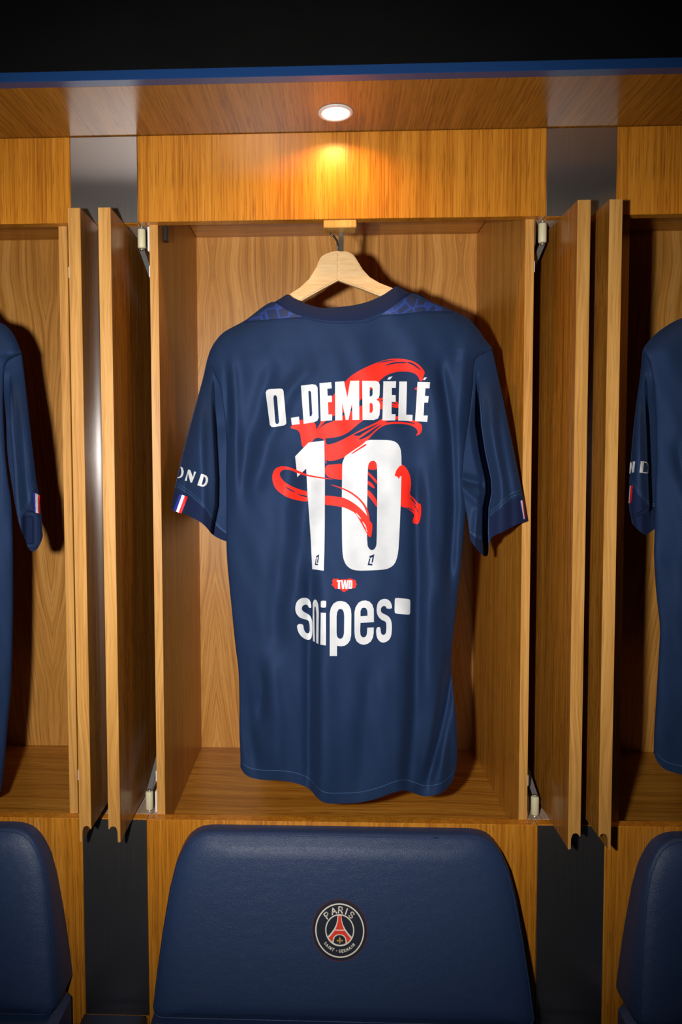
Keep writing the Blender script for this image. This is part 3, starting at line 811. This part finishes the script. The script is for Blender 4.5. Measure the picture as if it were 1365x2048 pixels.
RED_BACK = [
    CH(c3([(545, 395), (575, 360), (640, 285), (700, 225), (780, 180), (870, 140), (940, 116), (1010, 102), (1080, 104), (1150, 117), (1205, 145), (1242, 188), (1254, 212), (1240, 240), (1236, 272), (1214, 276), (1205, 245), (1180, 217), (1130, 201), (1060, 200), (1000, 212), (950, 235), (905, 275), (850, 330), (780, 400), (700, 480), (620, 520), (560, 535), (500, 575), (440, 640), (424, 662), (430, 640), (458, 596), (470, 560), (460, 512), (505, 450)])),
    CH(c3([(1168, 336), (1190, 318), (1210, 325), (1205, 345), (1185, 338)])),
    CH(c3([(425, 655), (490, 600), (560, 578), (660, 520), (760, 465), (840, 425), (890, 402), (960, 400), (1040, 428), (1056, 450), (1054, 482), (1000, 468), (940, 476), (870, 510), (800, 560), (740, 605), (690, 650), (640, 682), (580, 700), (520, 707), (470, 710), (430, 700)])),
    CH(c3([(238, 634), (232, 620), (255, 603), (300, 565), (350, 570), (425, 585), (428, 650), (470, 690), (500, 712), (504, 757), (540, 752), (600, 732), (680, 690), (720, 668), (800, 625), (880, 590), (930, 556), (1040, 536), (1130, 555), (1200, 583), (1230, 605), (1232, 640), (1218, 678), (1180, 690), (1202, 662), (1186, 630), (1140, 606), (1080, 597), (1000, 597), (940, 610), (890, 645), (835, 700), (805, 742), (760, 772), (690, 822), (640, 852), (570, 877), (520, 880), (503, 868), (508, 908), (494, 884), (494, 728), (470, 705), (440, 702), (412, 712), (400, 733), (370, 740), (334, 784), (320, 765), (312, 720), (308, 672), (285, 642)])),
    CH(c4([(495, 265), (560, 262), (630, 252), (640, 320), (630, 380), (580, 374), (495, 352)])),
    CH(c4([(812, 300), (896, 304), (900, 250), (860, 222), (825, 235)])),
    CH(c4([(816, 312), (850, 342), (894, 388), (894, 418), (860, 378), (816, 332)])), CH(c4([(814, 382), (850, 400), (878, 442), (858, 440), (814, 408)])),
    CH(c4([(814, 445), (860, 490), (892, 540), (892, 595), (850, 530), (814, 494)])),
    CH(c4([(360, 466), (300, 450), (260, 435), (200, 405), (165, 370), (150, 342), (155, 316), (180, 300), (220, 300), (300, 328), (300, 308), (270, 300), (220, 280), (165, 273), (122, 288), (99, 320), (92, 370), (108, 430), (150, 477), (220, 517), (300, 537), (375, 545), (375, 470)])),
    CH(c4([(480, 494), (560, 502), (640, 514), (640, 588), (560, 573), (480, 567)])),
    CH(c4([(1060, 262), (1082, 262), (1112, 285), (1140, 340), (1149, 400), (1145, 450), (1135, 490), (1170, 515), (1205, 562), (1222, 556), (1226, 620), (1215, 692), (1195, 717), (1180, 712), (1158, 702), (1165, 670), (1175, 645), (1150, 615), (1110, 590), (1062, 580), (1055, 450)])),
]
RED_FRONT = [
    CH(c4([(262, 296), (300, 312), (350, 335), (430, 352), (500, 362), (575, 377), (495, 371), (420, 361), (350, 349), (280, 324), (262, 318)])),
    CH(c4([(600, 505), (640, 514), (700, 545), (760, 590), (815, 650), (835, 690), (856, 712), (853, 760), (847, 806), (832, 815), (815, 790), (790, 745), (760, 690), (725, 630), (680, 605), (640, 588), (600, 580)])),
    CH(c4([(515, 408), (600, 428), (680, 460), (750, 508), (797, 560), (822, 610), (837, 690), (820, 672), (808, 620), (783, 566), (738, 516), (670, 468), (590, 434)])),
    CH(c4([(1022, 352), (1032, 312), (1052, 282), (1075, 262), (1082, 300), (1078, 348), (1062, 352), (1055, 376), (1045, 352)])),
    CH(c3([(690, 825), (740, 790), (805, 745), (812, 760), (760, 790), (700, 828)])),
]
NAVY_STREAKS = [
    CH(c3([(942, 162), (960, 150), (1000, 132), (1060, 127), (1120, 128), (1100, 140), (1040, 138), (985, 150)])),
    CH(c3([(880, 138), (930, 122), (1000, 112), (1060, 112), (1010, 118), (930, 132)])),
    CH(c3([(1100, 128), (1150, 130), (1195, 160), (1235, 200), (1205, 182), (1160, 150)])),
    CH(c3([(700, 684), (780, 650), (860, 612), (920, 590), (860, 625), (780, 672), (760, 690), (735, 688)])),
    CH(c3([(740, 720), (820, 665), (900, 612), (935, 600), (880, 640), (830, 688), (770, 716)])),
    CH(c3([(930, 590), (1000, 566), (1080, 566), (1140, 580), (1195, 605), (1120, 588), (1040, 580)])),
    CH(c3([(900, 425), (960, 412), (1035, 440), (1050, 455), (990, 435)])), CH(c3([(930, 458), (980, 446), (1045, 466), (990, 458)])),
    CH(c4([(180, 422), (230, 447), (285, 478), (230, 462)])), CH(c4([(270, 484), (320, 490), (362, 500), (355, 512), (310, 498)])),
    CH(c4([(1130, 500), (1160, 522), (1200, 580), (1180, 565)])), CH(c4([(1092, 585), (1140, 590), (1180, 622), (1150, 606)])),
    CH(c4([(1160, 545), (1190, 590), (1212, 640), (1195, 620)])),
    ]
LEAGUE_MARK = [
    c4([(427, 957), (450, 942), (442, 1006), (434, 1008), (440, 963), (428, 970)]), c4([(425, 974), (431, 971), (426, 1014), (441, 1014), (439, 1026), (418, 1023)]),
    c4([(829, 957), (869, 942), (858, 1004), (847, 1006), (855, 964), (836, 972)]), c4([(829, 976), (839, 973), (831, 1014), (855, 1014), (852, 1028), (818, 1025)]),
]
WHITE_FLECKS = [CH(c4([(724, 622), (745, 640), (772, 676), (760, 672), (738, 648)])), CH(c4([(775, 688), (800, 715), (815, 755), (800, 738), (785, 712)])), CH(c4([(800, 740), (818, 768), (812, 775)]))]
for g_ in RED_BACK: add_print('brush_stroke', [g_], S, 0.0010, M['red'], shirt)
add_print('name_lettering', NAME, S, 0.0018, M['white'], shirt, 4.0)
add_print('number_digit', ONE, S, 0.0018, M['white'], shirt)
add_print('number_digit', ZERO, S, 0.0018, M['white'], shirt)
for g_ in RED_FRONT: add_print('brush_stroke', [g_], S, 0.0024, M['red'], shirt, 4.0)
for g_ in NAVY_STREAKS: add_print('brush_gap', [g_], S, 0.0014, M['navy_print'], shirt, 3.0)
for g_ in LEAGUE_MARK: add_print('league_mark', [g_], S, 0.0027, M['navy_print'], shirt, 2.0)
for g_ in WHITE_FLECKS: add_print('brush_fleck', [g_], S, 0.0030, M['white'], shirt, 3.0)
tb = add_print('charity_badge', [c5([(470, 180), (482, 166), (478, 140), (490, 122), (508, 128), (525, 122), (545, 135), (575, 130), (610, 131), (640, 120), (660, 130), (692, 140), (693, 158), (703, 180), (690, 190), (692, 206), (670, 213), (627, 214), (622, 230), (605, 232), (590, 248), (570, 240), (555, 223), (530, 214), (505, 218), (490, 195)])], S, 0.0012, M['red'], shirt, 3.0)
add_print('badge_lettering', [
    c5([(518, 138), (560, 138), (560, 151), (548, 151), (550, 218), (529, 218), (530, 152), (519, 152)]),
    c5([(557, 138), (573, 138), (579, 182), (586, 138), (601, 138), (607, 182), (612, 138), (627, 138), (616, 218), (598, 218), (592, 172), (586, 218), (567, 218)]),
    c5([(629, 138), (652, 138), (661, 148), (661, 206), (652, 217), (623, 217)], [(642, 154), (646, 157), (645, 199), (639, 202)])], S, 0.0020, M['white'], tb, 2.0)
SP = [
    CH(c5([(291, 393), (262, 388), (259, 372), (245, 360), (225, 360), (205, 375), (199, 395), (205, 415), (225, 430), (265, 450), (288, 480), (298, 530), (298, 600), (293, 650), (280, 676), (258, 684), (225, 672), (190, 645), (163, 600), (154, 538), (213, 536), (218, 580), (228, 607), (245, 621), (260, 623), (271, 612), (273, 575), (270, 530), (262, 508), (245, 497), (215, 492), (175, 475), (148, 440), (140, 400), (145, 355), (165, 320), (195, 302), (232, 297), (260, 305), (280, 332)])),
    c5([(300, 350), (308, 325), (322, 313), (338, 325), (350, 360), (355, 430), (352, 719), (331, 709), (333, 440), (327, 385), (321, 372), (316, 385), (314, 430), (319, 701), (302, 691), (300, 500)]),
    CH(c5([(373, 326), (398, 325), (423, 326), (423, 356), (421, 387), (398, 388), (373, 387), (373, 356)])),
    c5([(373, 433), (420, 437), (420, 732), (369, 725)]),
    c5([(455, 828), (455, 440), (465, 390), (490, 350), (525, 330), (560, 327), (600, 338), (630, 365), (648, 405), (652, 450), (650, 640), (640, 685), (620, 715), (590, 735), (555, 740), (521, 735), (521, 828)],
       [(517, 470), (522, 430), (535, 405), (553, 399), (572, 407), (583, 430), (587, 465), (585, 620), (578, 650), (565, 668), (550, 672), (532, 665), (520, 645), (517, 615)]),
    c5([(857, 520), (735, 527), (732, 600), (735, 635), (745, 652), (763, 660), (782, 652), (793, 630), (797, 570), (856, 568), (855, 620), (848, 660), (830, 695), (800, 717), (765, 726), (730, 718), (700, 695), (685, 660), (680, 610), (680, 430), (690, 385), (715, 345), (745, 327), (780, 322), (815, 332), (842, 360), (856, 400)],
       [(735, 466), (735, 420), (745, 395), (765, 387), (785, 393), (797, 415), (799, 462)]),
    CH(c5([(1024, 398), (972, 398), (970, 382), (955, 372), (935, 375), (920, 395), (920, 420), (930, 437), (960, 450), (995, 470), (1015, 505), (1021, 550), (1019, 620), (1010, 660), (985, 693), (945, 708), (915, 700), (892, 675), (879, 640), (877, 568), (916, 562), (918, 600), (925, 630), (945, 638), (962, 628), (969, 605), (971, 560), (968, 525), (958, 512), (930, 502), (900, 475), (884, 440), (881, 395), (890, 350), (910, 322), (945, 307), (980, 311), (1005, 330), (1019, 360)])),
    CH(c5([(1047, 305), (1060, 299), (1120, 304), (1180, 310), (1189, 325), (1188, 380), (1187, 445), (1175, 453), (1115, 447), (1052, 442), (1045, 425), (1046, 365)])),
]
add_print('sponsor_lettering', SP, S, 0.0016, M['white'], shirt, 3.5)

# ---- hanger of the middle shirt
HY = 0.041
def make_hanger(label, dx=0.0):
    W = lambda px, py: tuple(aty(px, py, HY)[[0, 2]]+np.array([dx, 0]))
    t = thing('clothes_hanger', (aty(677, 530, HY)[0]+dx, HY, 1.64), label, 'hanger', 'wooden clothes hangers')
    La = [(677, 503), (664, 505), (653, 508.6), (645, 513), (640, 519), (633, 536), (619, 559), (601, 576), (579, 590), (540, 614), (490, 647), (455, 676), (447, 690), (452, 696), (470, 684), (520, 655), (560, 630), (607, 601), (644, 580), (677, 562)]
    Ra = [(677, 503), (688, 503.5), (698, 506), (707, 511), (714, 521), (726, 541), (740, 556), (760, 567.5), (787, 578), (830, 598), (890, 630), (940, 660), (962, 684), (955, 692), (930, 672), (880, 645), (820, 617), (759, 593), (723, 579), (677, 562)]
    for o_ in (La, Ra):
        extrude_y('arm', [W(*p) for p in o_], HY-0.006, HY+0.006, M['hanger'], t, bev=0.0022, bseg=2)
    b = np.array(aty(676, 503, HY))+np.array([dx, 0, 0])
    hk = [(b[0], HY, b[2]-0.01), (b[0]+0.0003, HY, b[2]+0.006), (b[0]-0.001, HY-0.006, b[2]+0.014), (b[0]-0.006, HY-0.014, b[2]+0.019), (b[0]-0.012, HY-0.018, b[2]+0.0225)]
    tube('hook', hk, 0.0016, M['dark_iron'], t)
    return t
make_hanger('pale wooden hanger inside the middle shirt collar')

# ------------------------------------------------------------------ neighbouring shirts, only one sleeve of each in view
def shifted(d):
    out = {}
    for k, v in CENTRE.items():
        out[k] = [(x+d, y) for x, y in v]
    return out
# left locker: its right sleeve and body edge show
DL = -924.0
SPL = shifted(DL)
CL = 690+DL
for k_ in SPL:                                    # narrower on its hidden side, clear of the locker wall
    SPL[k_] = [(CL+(x-CL)*0.86 if x < CL else x, y-(12 if k_ == 'hem' else 0)) for x, y in SPL[k_]]
SPL['left'][-1] = SPL['hem'][0]
UNSQ = lambda px: np.where(px < CL, CL+(px-CL)/0.86, px)-DL
SPL['right'] = [(44, 708), (24, 716), (10, 732), (6, 800), (10, 900), (16, 960), (22, 1000), (25, 1060), (26, 1120), (26, 1225), (24, 1320), (21, 1387), (16, 1440), (12, 1490), (6, 1550), (2, 1583)]
SPL['hem'] = [(x, y) for x, y in SPL['hem'] if x < -90]+[(-60, 1598), (-25, 1597), (2, 1583)]
SPL['top'] = [(x, y) for x, y in SPL['top'] if x < -40]+[(-28, 636), (0, 645), (16, 655), (30, 674), (44, 708)]
SPL['ridge'] = [(x, y) for x, y in SPL['ridge'] if x < -40]+[(-28, 636), (0, 645), (16, 655), (30, 674), (44, 708)]
SPL['sr_seam'] = [(44, 708), (24, 716), (10, 732), (8, 800), (14, 900), (22, 960), (26, 985)]
SPL['sr_outer'] = [(44, 708), (50, 760), (58, 830), (66, 900), (73, 960), (80, 1000), (86, 1072)]
SPL['sr_inner'] = [(26, 985), (34, 1030), (42, 1060)]
SPL['sr_hem'] = [(86, 1072), (83, 1082), (76, 1096), (67, 1103), (58, 1098), (50, 1080), (42, 1060)]
shl = Shirt(SPL, DL, BODY_FOLDS[:3]+BODY_FOLDS[5:9]+[([(895, 740), (903, 860), (908, 1010)], 8, 0.005)])
tl = thing('football_shirt', tuple(aty(690+DL, 1600, 0.03)), 'navy football shirt at the left photo edge, only its cuffed sleeve and side showing', 'shirt', 'hanging football shirts')
add_body(shl, SPL, tl, 110, 160); add_collar(shl, tl, DL)
LC = [(22, 740), (26, 850), (33, 940), (36, 1000), (40, 1040)]
def ll_near(px, py, U, V):
    d = ramp_line(px, py, LC, 0, 0); grow = sstep(py, 740, 860)
    Y = 0.030-0.030*sstep(py, 720, 900)-0.012*sstep(d, 2, 20)*(1-sstep(d, 25, 55))*grow+0.016*np.exp(-U*10)
    Y = Y+grow*0.060*(1-sstep(d, -6, 3))
    # open cuff seen from the end
    cx = 63+0*py
    Y = Y+0.050*np.exp(-(((px-60)/13.0)**4))*sstep(py, 1022+0.02*(px-60)**2, 1034+0.02*(px-60)**2)*(1-sstep(py, 1085, 1098))
    return np.where(V < 0.02, np.maximum(Y, 0.02), Y)
def ll_far(px, py, U, V):
    n = ll_near(px, py, U, V); return n[:, [0]]*(1-U)+n[:, [-1]]*U+0.030*np.sin(np.pi*U)
s_, c_, SLL = add_sleeve(SPL, 'sr_', ll_near, ll_far, tl, 0.73)
add_sleeve(SPL, 'sl_', lambda px, py, U, V: l_near(UNSQ(px), py, U, V), lambda px, py, U, V: l_far(UNSQ(px), py, U, V), tl, 0.855)
c8 = lambda *l: crop(0, 900, 9.309, l)
tape(c_, SLL, c8([(612, 795), (657, 800), (668, 1155), (640, 1150)]), c8([(657, 802), (707, 826), (716, 1172), (664, 1172)]), c8([(707, 826), (742, 845), (747, 1185), (712, 1190)]))
# right locker: its left sleeve shows
DR = 905.0
SPR = shifted(DR)
SPR['left'] = [(1286, 702), (1299, 725), (1308, 770), (1312, 840), (1313, 930), (1311, 990), (1310, 1060), (1309, 1110), (1313, 1180), (1320, 1246), (1320, 1280), (1316, 1351), (1312, 1420), (1309, 1470), (1308, 1506)]
SPR['top'] = [(1286, 702), (1295, 686), (1318, 663), (1345, 645), (1365, 636), (1400, 620), (1456, 603)]+[p for p in SPR['top'] if p[0] > 1470]
SPR['ridge'] = [(1286, 702), (1295, 686), (1318, 663), (1345, 645), (1365, 636), (1400, 620), (1456, 603)]+[p for p in SPR['ridge'] if p[0] > 1470]
SPR['hem'] = [(1308, 1506), (1316, 1524), (1330, 1538), (1348, 1545), (1365, 1549), (1400, 1556)]+[p for p in SPR['hem'] if p[0] > 1440]
SPR['sl_seam'] = [(1286, 702), (1299, 725), (1308, 760), (1312, 800), (1313, 850), (1314, 880)]
SPR['sl_outer'] = [(1286, 702), (1282, 745), (1273, 812), (1266, 878), (1261, 944), (1258, 1004), (1265, 1046)]
SPR['sl_inner'] = [(1314, 880), (1314, 970), (1312, 1056)]
SPR['sl_hem'] = [(1265, 1046), (1272, 1055), (1282, 1064), (1292, 1070), (1302, 1064), (1312, 1056)]
shr = Shirt(SPR, DR, BODY_FOLDS[5:9]+[([(455, 900), (480, 1010), (500, 1100)], 9, 0.004), ([(475, 900), (478, 1100), (470, 1300)], 12, -0.004)])
tr = thing('football_shirt', tuple(aty(690+DR, 1600, 0.03)), 'navy football shirt at the right photo edge, shaded sleeve beside oak doors', 'shirt', 'hanging football shirts')
add_body(shr, SPR, tr, 110, 160); add_collar(shr, tr, DR)
RC = [(1290, 735), (1294, 850), (1298, 960), (1300, 1010)]
def rl_near(px, py, U, V):
    d = ramp_line(px, py, RC, 0, 0); grow = sstep(py, 735, 850)
    Y = 0.040-0.020*sstep(py, 720, 900)+0.018*np.exp(-U*9)-0.010*sstep(-d, 2, 16)*(1-sstep(-d, 20, 44))*grow
    Y = Y+grow*0.045*sstep(d, -2, 5)*(1-0.5*sstep(py, 1000, 1040))
    lip = 1033-0.45*(px-1263)
    Y = Y+0.022*sstep(py, lip-1, lip+5)*(1-sstep(d, 0, 10))
    return np.where(V < 0.02, np.maximum(Y, 0.02), Y)
def rl_far(px, py, U, V):
    n = rl_near(px, py, U, V); return n[:, [0]]*(1-U)+n[:, [-1]]*U+0.030*np.sin(np.pi*U)
s_, c_, SRL = add_sleeve(SPR, 'sl_', rl_near, rl_far, tr, 0.77)
add_sleeve(SPR, 'sr_', lambda px, py, U, V: r_near(px-DR, py, U, V), lambda px, py, U, V: r_far(px-DR, py, U, V), tr, 0.85)
c9 = lambda *l: crop(1230, 860, 7.874, l)
add_print('sleeve_lettering', [c9([(246, 512), (262, 505), (287, 590), (284, 497), (325, 493), (305, 668), (276, 672), (259, 568), (246, 685), (236, 685)]),
    c9([(413, 490), (470, 495), (520, 510), (543, 538), (548, 600), (540, 660), (525, 685), (393, 670)], [(465, 508), (503, 522), (522, 552), (527, 610), (518, 655), (507, 668), (447, 662)])], SRL, 0.0012, M['white'], s_, 3.0)
tape(c_, SRL, None, c9([(240, 880), (254, 876), (231, 1150), (222, 1152)]), c9([(254, 876), (287, 873), (261, 1148), (231, 1153)]))
make_hanger('pale wooden hanger inside the left shirt collar', aty(677+DL, 530, HY)[0]-aty(677, 530, HY)[0])
make_hanger('pale wooden hanger inside the right shirt collar', aty(677+DR, 530, HY)[0]-aty(677, 530, HY)[0])

# ------------------------------------------------------------------ seats
def yfront(z): return -0.030-(0.735-z)*0.20
def make_seat(label):
    t = thing('seat', (BC, -0.2, 0.0), label, 'seat', 'navy leather seats')
    hw = [(0.7655, 0.150), (0.7655, 0.200), (0.764, 0.215), (0.760, 0.226), (0.752, 0.237), (0.738, 0.247), (0.715, 0.2575), (0.68, 0.266), (0.62, 0.2755), (0.56, 0.283), (0.51, 0.288), (0.505, 0.284), (0.503, 0.275)]
    right = dens([(w, z) for z, w in hw], 60)
    outl = np.concatenate([right, (right*np.array([-1, 1]))[::-1]])
    # denser along top and bottom edges
    outl = np.concatenate([outl, outl[:1]]); outl = dens(outl, 200)[:-1]
    n = len(outl); cz = 0.63
    prof = [(1.0, 0.0, 'b'), (1.0, 0.55, 'b'), (0.998, 0.80, 'b'), (0.993, 0.93, 'b'), (0.982, 1.0, 'f'), (0.965, 0.0032, 'x'), (0.93, 0.0065, 'x'), (0.86, 0.0095, 'x'), (0.75, 0.0105, 'x'), (0.55, 0.0105, 'x'), (0.3, 0.0105, 'x')]
    V, Fc = [], []
    for sc, q, kind in prof:
        for w, z in outl:
            # shrink by a near-constant width rather than in proportion
            X = w*sc; Z = cz+(z-cz)*(sc if sc < .9 else 1-(1-sc)*1.6)
            yf = yfront(Z)
            Y = -0.0008+(yf+0.0008)*q if kind in 'bf' else yf-q
            V.append((BC+X, Y, Z))
    V.append((BC, yfront(cz)-0.0105, cz))
    for i in range(len(prof)-1):
        for k in range(n):
            Fc.append((i*n+k, i*n+(k+1) % n, (i+1)*n+(k+1) % n, (i+1)*n+k))
    m = (len(prof)-1)*n
    for k in range(n): Fc.append((m+k, m+(k+1) % n, len(V)-1))
    bk = mesh_obj('backrest', V, Fc, M['leather'], t, True)
    # piping seam between front and gusset
    pts = [(BC+w*0.9835, yfront(cz+(z-cz)*0.974)-0.0002, cz+(z-cz)*0.974) for w, z in outl]
    tube('piping', pts+pts[:1], 0.0011, M['leather'], bk, 6)
    box('seat_cushion', BC-0.29, BC+0.29, -0.46, -0.004, 0.40, 0.500, M['leather'], t, bev=0.012)
    box('seat_base', BC-0.25, BC+0.25, -0.42, -0.004, 0.0, 0.3995, M['black_plastic'], t)
    # crest patch: unit disc laid on the leaning face
    cw = aty(680, 1862, -0.063); cx, czz = cw[0], cw[2]
    sl_ = math.atan(0.2); rad = 0.0418
    def P(a, b, lift):
        z = czz+b*rad*1.03*math.cos(sl_); y = yfront(z)-0.0105-0.0004-lift
        return (cx+a*rad, y, z)
    def flat(name, loops, lift, mat, par):
        ls = [np.asarray(l, float) for l in loops]
        pts = np.concatenate(ls); ed, k = [], 0
        for l in ls:
            q = len(l); ed += [(k+i, k+(i+1) % q) for i in range(q)]; k += q
        v2, e2, f2, *_ = delaunay_2d_cdt([Vector(p) for p in pts], ed, [], 0, 1e-6)
        v2 = np.array([[p.x, p.y] for p in v2]); f2 = np.array([f for f in f2 if len(f) == 3])
        f2 = f2[inside(ls, v2[f2].mean(1))]
        return mesh_obj(name, [P(a, b, lift) for a, b in v2], f2, mat, par)
    circ = lambda r, c=(0, 0), k=72: [(c[0]+r*math.cos(2*math.pi*i/k), c[1]+r*math.sin(2*math.pi*i/k)) for i in range(k)]
    # the patch itself, a thin disc with an edge
    ring = circ(1.0)
    V = [P(0, 0, 0.0010)]+[P(a*0.985, b*0.985, 0.0010) for a, b in ring]+[P(a, b, 0.0004) for a, b in ring]+[P(a, b, -0.0004) for a, b in ring]
    q = len(ring)
    Fc = [(0, 1+i, 1+(i+1) % q) for i in range(q)]+[(1+j*q+i, 1+j*q+(i+1) % q, 1+(j+1)*q+(i+1) % q, 1+(j+1)*q+i) for j in range(2) for i in range(q)]
    patch = mesh_obj('crest_patch', V, Fc, M['crest_navy'], t)
    patch['label'] = 'round navy club crest with red tower'
    flat('crest_rim', [circ(1.002), circ(0.986)], 0.0010, M['crest_rim'], patch)
    flat('crest_ring', [circ(0.88), circ(0.835)], 0.0013, M['crest_cream'], patch)
    flat('crest_ring', [circ(0.52, (0, 0.008)), circ(0.48, (0, 0.008))], 0.0013, M['crest_cream'], patch)
    nm = lambda l: [((x-683)/475.0, -(y-722)/525.0) for x, y in l]
    tw = nm([(648, 465), (640, 545), (622, 620), (585, 695), (530, 770), (476, 830), (500, 870), (560, 945), (620, 970), (683, 978), (745, 970), (806, 945), (870, 870), (890, 830), (832, 770), (778, 695), (740, 620), (720, 545), (713, 465)])
    flat('tower', [tw], 0.0014, M['crest_cream'], patch)
    flat('tower', [nm([(660, 468), (653, 560), (634, 640), (607, 706), (758, 706), (731, 640), (711, 560), (703, 468)])], 0.0017, M['crest_red'], patch)
    flat('tower', [nm([(595, 722), (547, 790), (492, 848), (520, 885), (556, 916), (563, 880), (577, 835), (607, 802), (650, 785), (710, 785), (753, 800), (783, 835), (797, 880), (803, 932), (840, 895), (872, 855), (815, 785), (770, 722)])], 0.0017, M['crest_red'], patch)
    flat('arch', [nm([(578, 930), (582, 880), (600, 832), (640, 802), (690, 796), (735, 807), (768, 842), (779, 890), (780, 935), (735, 955), (680, 962), (625, 952)])], 0.0018, M['crest_navy'], patch)
    fleur = [[(683, 822), (668, 862), (676, 900), (690, 900), (698, 862)], [(672, 905), (660, 880), (640, 872), (628, 888), (640, 908), (645, 892), (660, 896), (664, 912)], [(694, 905), (706, 880), (726, 872), (738, 888), (726, 908), (721, 892), (706, 896), (702, 912)], [(664, 904), (702, 904), (702, 911), (664, 911)], [(678, 911), (688, 911), (692, 928), (683, 938), (674, 928)]]
    for l in fleur: flat('fleur_de_lis', [nm(l)], 0.0020, M['crest_gold'], patch)
    # stroke lettering on arcs; unit cell 0..1 wide and tall
    arc = lambda cx_, cy_, rx, ry, a0, a1, k=8: [(cx_+rx*math.cos(math.radians(a0+(a1-a0)*i/k)), cy_+ry*math.sin(math.radians(a0+(a1-a0)*i/k))) for i in range(k+1)]
    GL = {'P': [[(.1, 0), (.1, 1), (.5, 1)]+arc(.5, .73, .35, .27, 90, -90)+[(.1, .46)]],
          'A': [[(0, 0), (.5, 1), (1, 0)], [(.2, .36), (.8, .36)]],
          'R': [[(.1, 0), (.1, 1), (.5, 1)]+arc(.5, .73, .35, .27, 90, -90)+[(.1, .46)], [(.5, .46), (.9, 0)]],
          'I': [[(.5, 0), (.5, 1)]],
          'S': [arc(.5, .74, .36, .26, 30, 270)+arc(.5, .26, .38, .26, 90, -150)],
          'N': [[(.1, 0), (.1, 1), (.9, 0), (.9, 1)]], 'T': [[(0, 1), (1, 1)], [(.5, 1), (.5, 0)]],
          'G': [arc(.5, .5, .42, .5, 45, 330, 12)+[(.9, .45), (.55, .45)]],
          'E': [[(.85, 0), (.12, 0), (.12, 1), (.85, 1)], [(.12, .52), (.7, .52)]],
          'M': [[(.05, 0), (.1, 1), (.5, .3), (.9, 1), (.95, 0)]], '-': [[(.3, .5), (.7, .5)]]}
    def letter(ch, ang, rad0, h, w, th, low=False):
        ca, sa = math.cos(math.radians(ang)), math.sin(math.radians(ang))
        out = []
        for st in GL[ch]:
            pts = []
            for x, y in st:
                lx, ly = (x-.5)*w, (y-.5)*h
                if not low:    # ang clockwise from the top, letter stands outwards
                    pts.append(((rad0+ly)*sa+lx*ca, (rad0+ly)*ca-lx*sa))
                else:          # ang from the bottom, letter stands inwards
                    pts.append(((rad0-ly)*sa+lx*ca, -(rad0-ly)*ca+lx*sa))
            for a, b in zip(pts, pts[1:]):
                d = np.array(b)-np.array(a); l = np.hypot(*d)
                if l < 1e-6: continue
                d /= l; nn = np.array([-d[1], d[0]])*th/2; e = d*th*0.3
                a_, b_ = np.array(a)-e, np.array(b)+e
                out.append([a_+nn, b_+nn, b_-nn, a_-nn])
        return out
    def word(name, items, rad0, h, w, th, lift, low=False):
        V, Fc = [], []
        for ch, ang in items:
            for quad in letter(ch, ang, rad0, h, w, th, low):
                k = len(V); V += [P(p[0], p[1], lift) for p in quad]; Fc.append((k, k+3, k+2, k+1))
        return mesh_obj(name, V, Fc, M['crest_cream'], patch)
    word('crest_lettering', [('P', -43), ('A', -19), ('R', 3), ('I', 21.5), ('S', 40)], 0.665, 0.20, 0.17, 0.042, 0.0014)
    word('crest_lettering', [('S', -51), ('A', -43), ('I', -36), ('N', -29.5), ('T', -21.5), ('-', -10), ('G', 0), ('E', 8), ('R', 15.5), ('M', 24), ('A', 33), ('I', 40), ('N', 47)], 0.665, 0.088, 0.068, 0.022, 0.0014, True)
    return t
seat = make_seat('navy leather seat in the middle with the round crest on its back')
for dx, lab in ((-PITCH, 'navy leather seat cut off at the lower left corner'), (PITCH, 'navy leather seat cut off at the lower right corner')):
    c = copy_tree(seat); c.location.x += dx; c['label'] = lab
# padded bridge between neighbouring seats, below each pillar
def make_bridge(label):
    t = thing('armrest', (XS0+WS/2, -0.15, 0.0), label, 'armrest', 'armrests between seats')
    bm = bmesh.new(); bmesh.ops.create_cube(bm, size=1.0)
    x0, x1 = -0.1125, 0.0165
    for v in bm.verts:
        v.co = Vector((x0+(v.co.x+.5)*(x1-x0), -0.40+(v.co.y+.5)*0.397, 0.412+(v.co.z+.5)*0.050))
    bmesh.ops.bevel(bm, geom=bm.edges[:], offset=0.016, segments=4, affect='EDGES')
    bm_obj('pad', bm, M['leather'], t, True)
    box('support', -0.064, -0.034, -0.38, -0.02, 0.0, 0.4118, M['black_plastic'], t)
    return t
br = make_bridge('navy padded armrest below the left steel pillar')
c = copy_tree(br); c.location.x += PITCH; c['label'] = 'navy padded armrest below the right steel pillar'
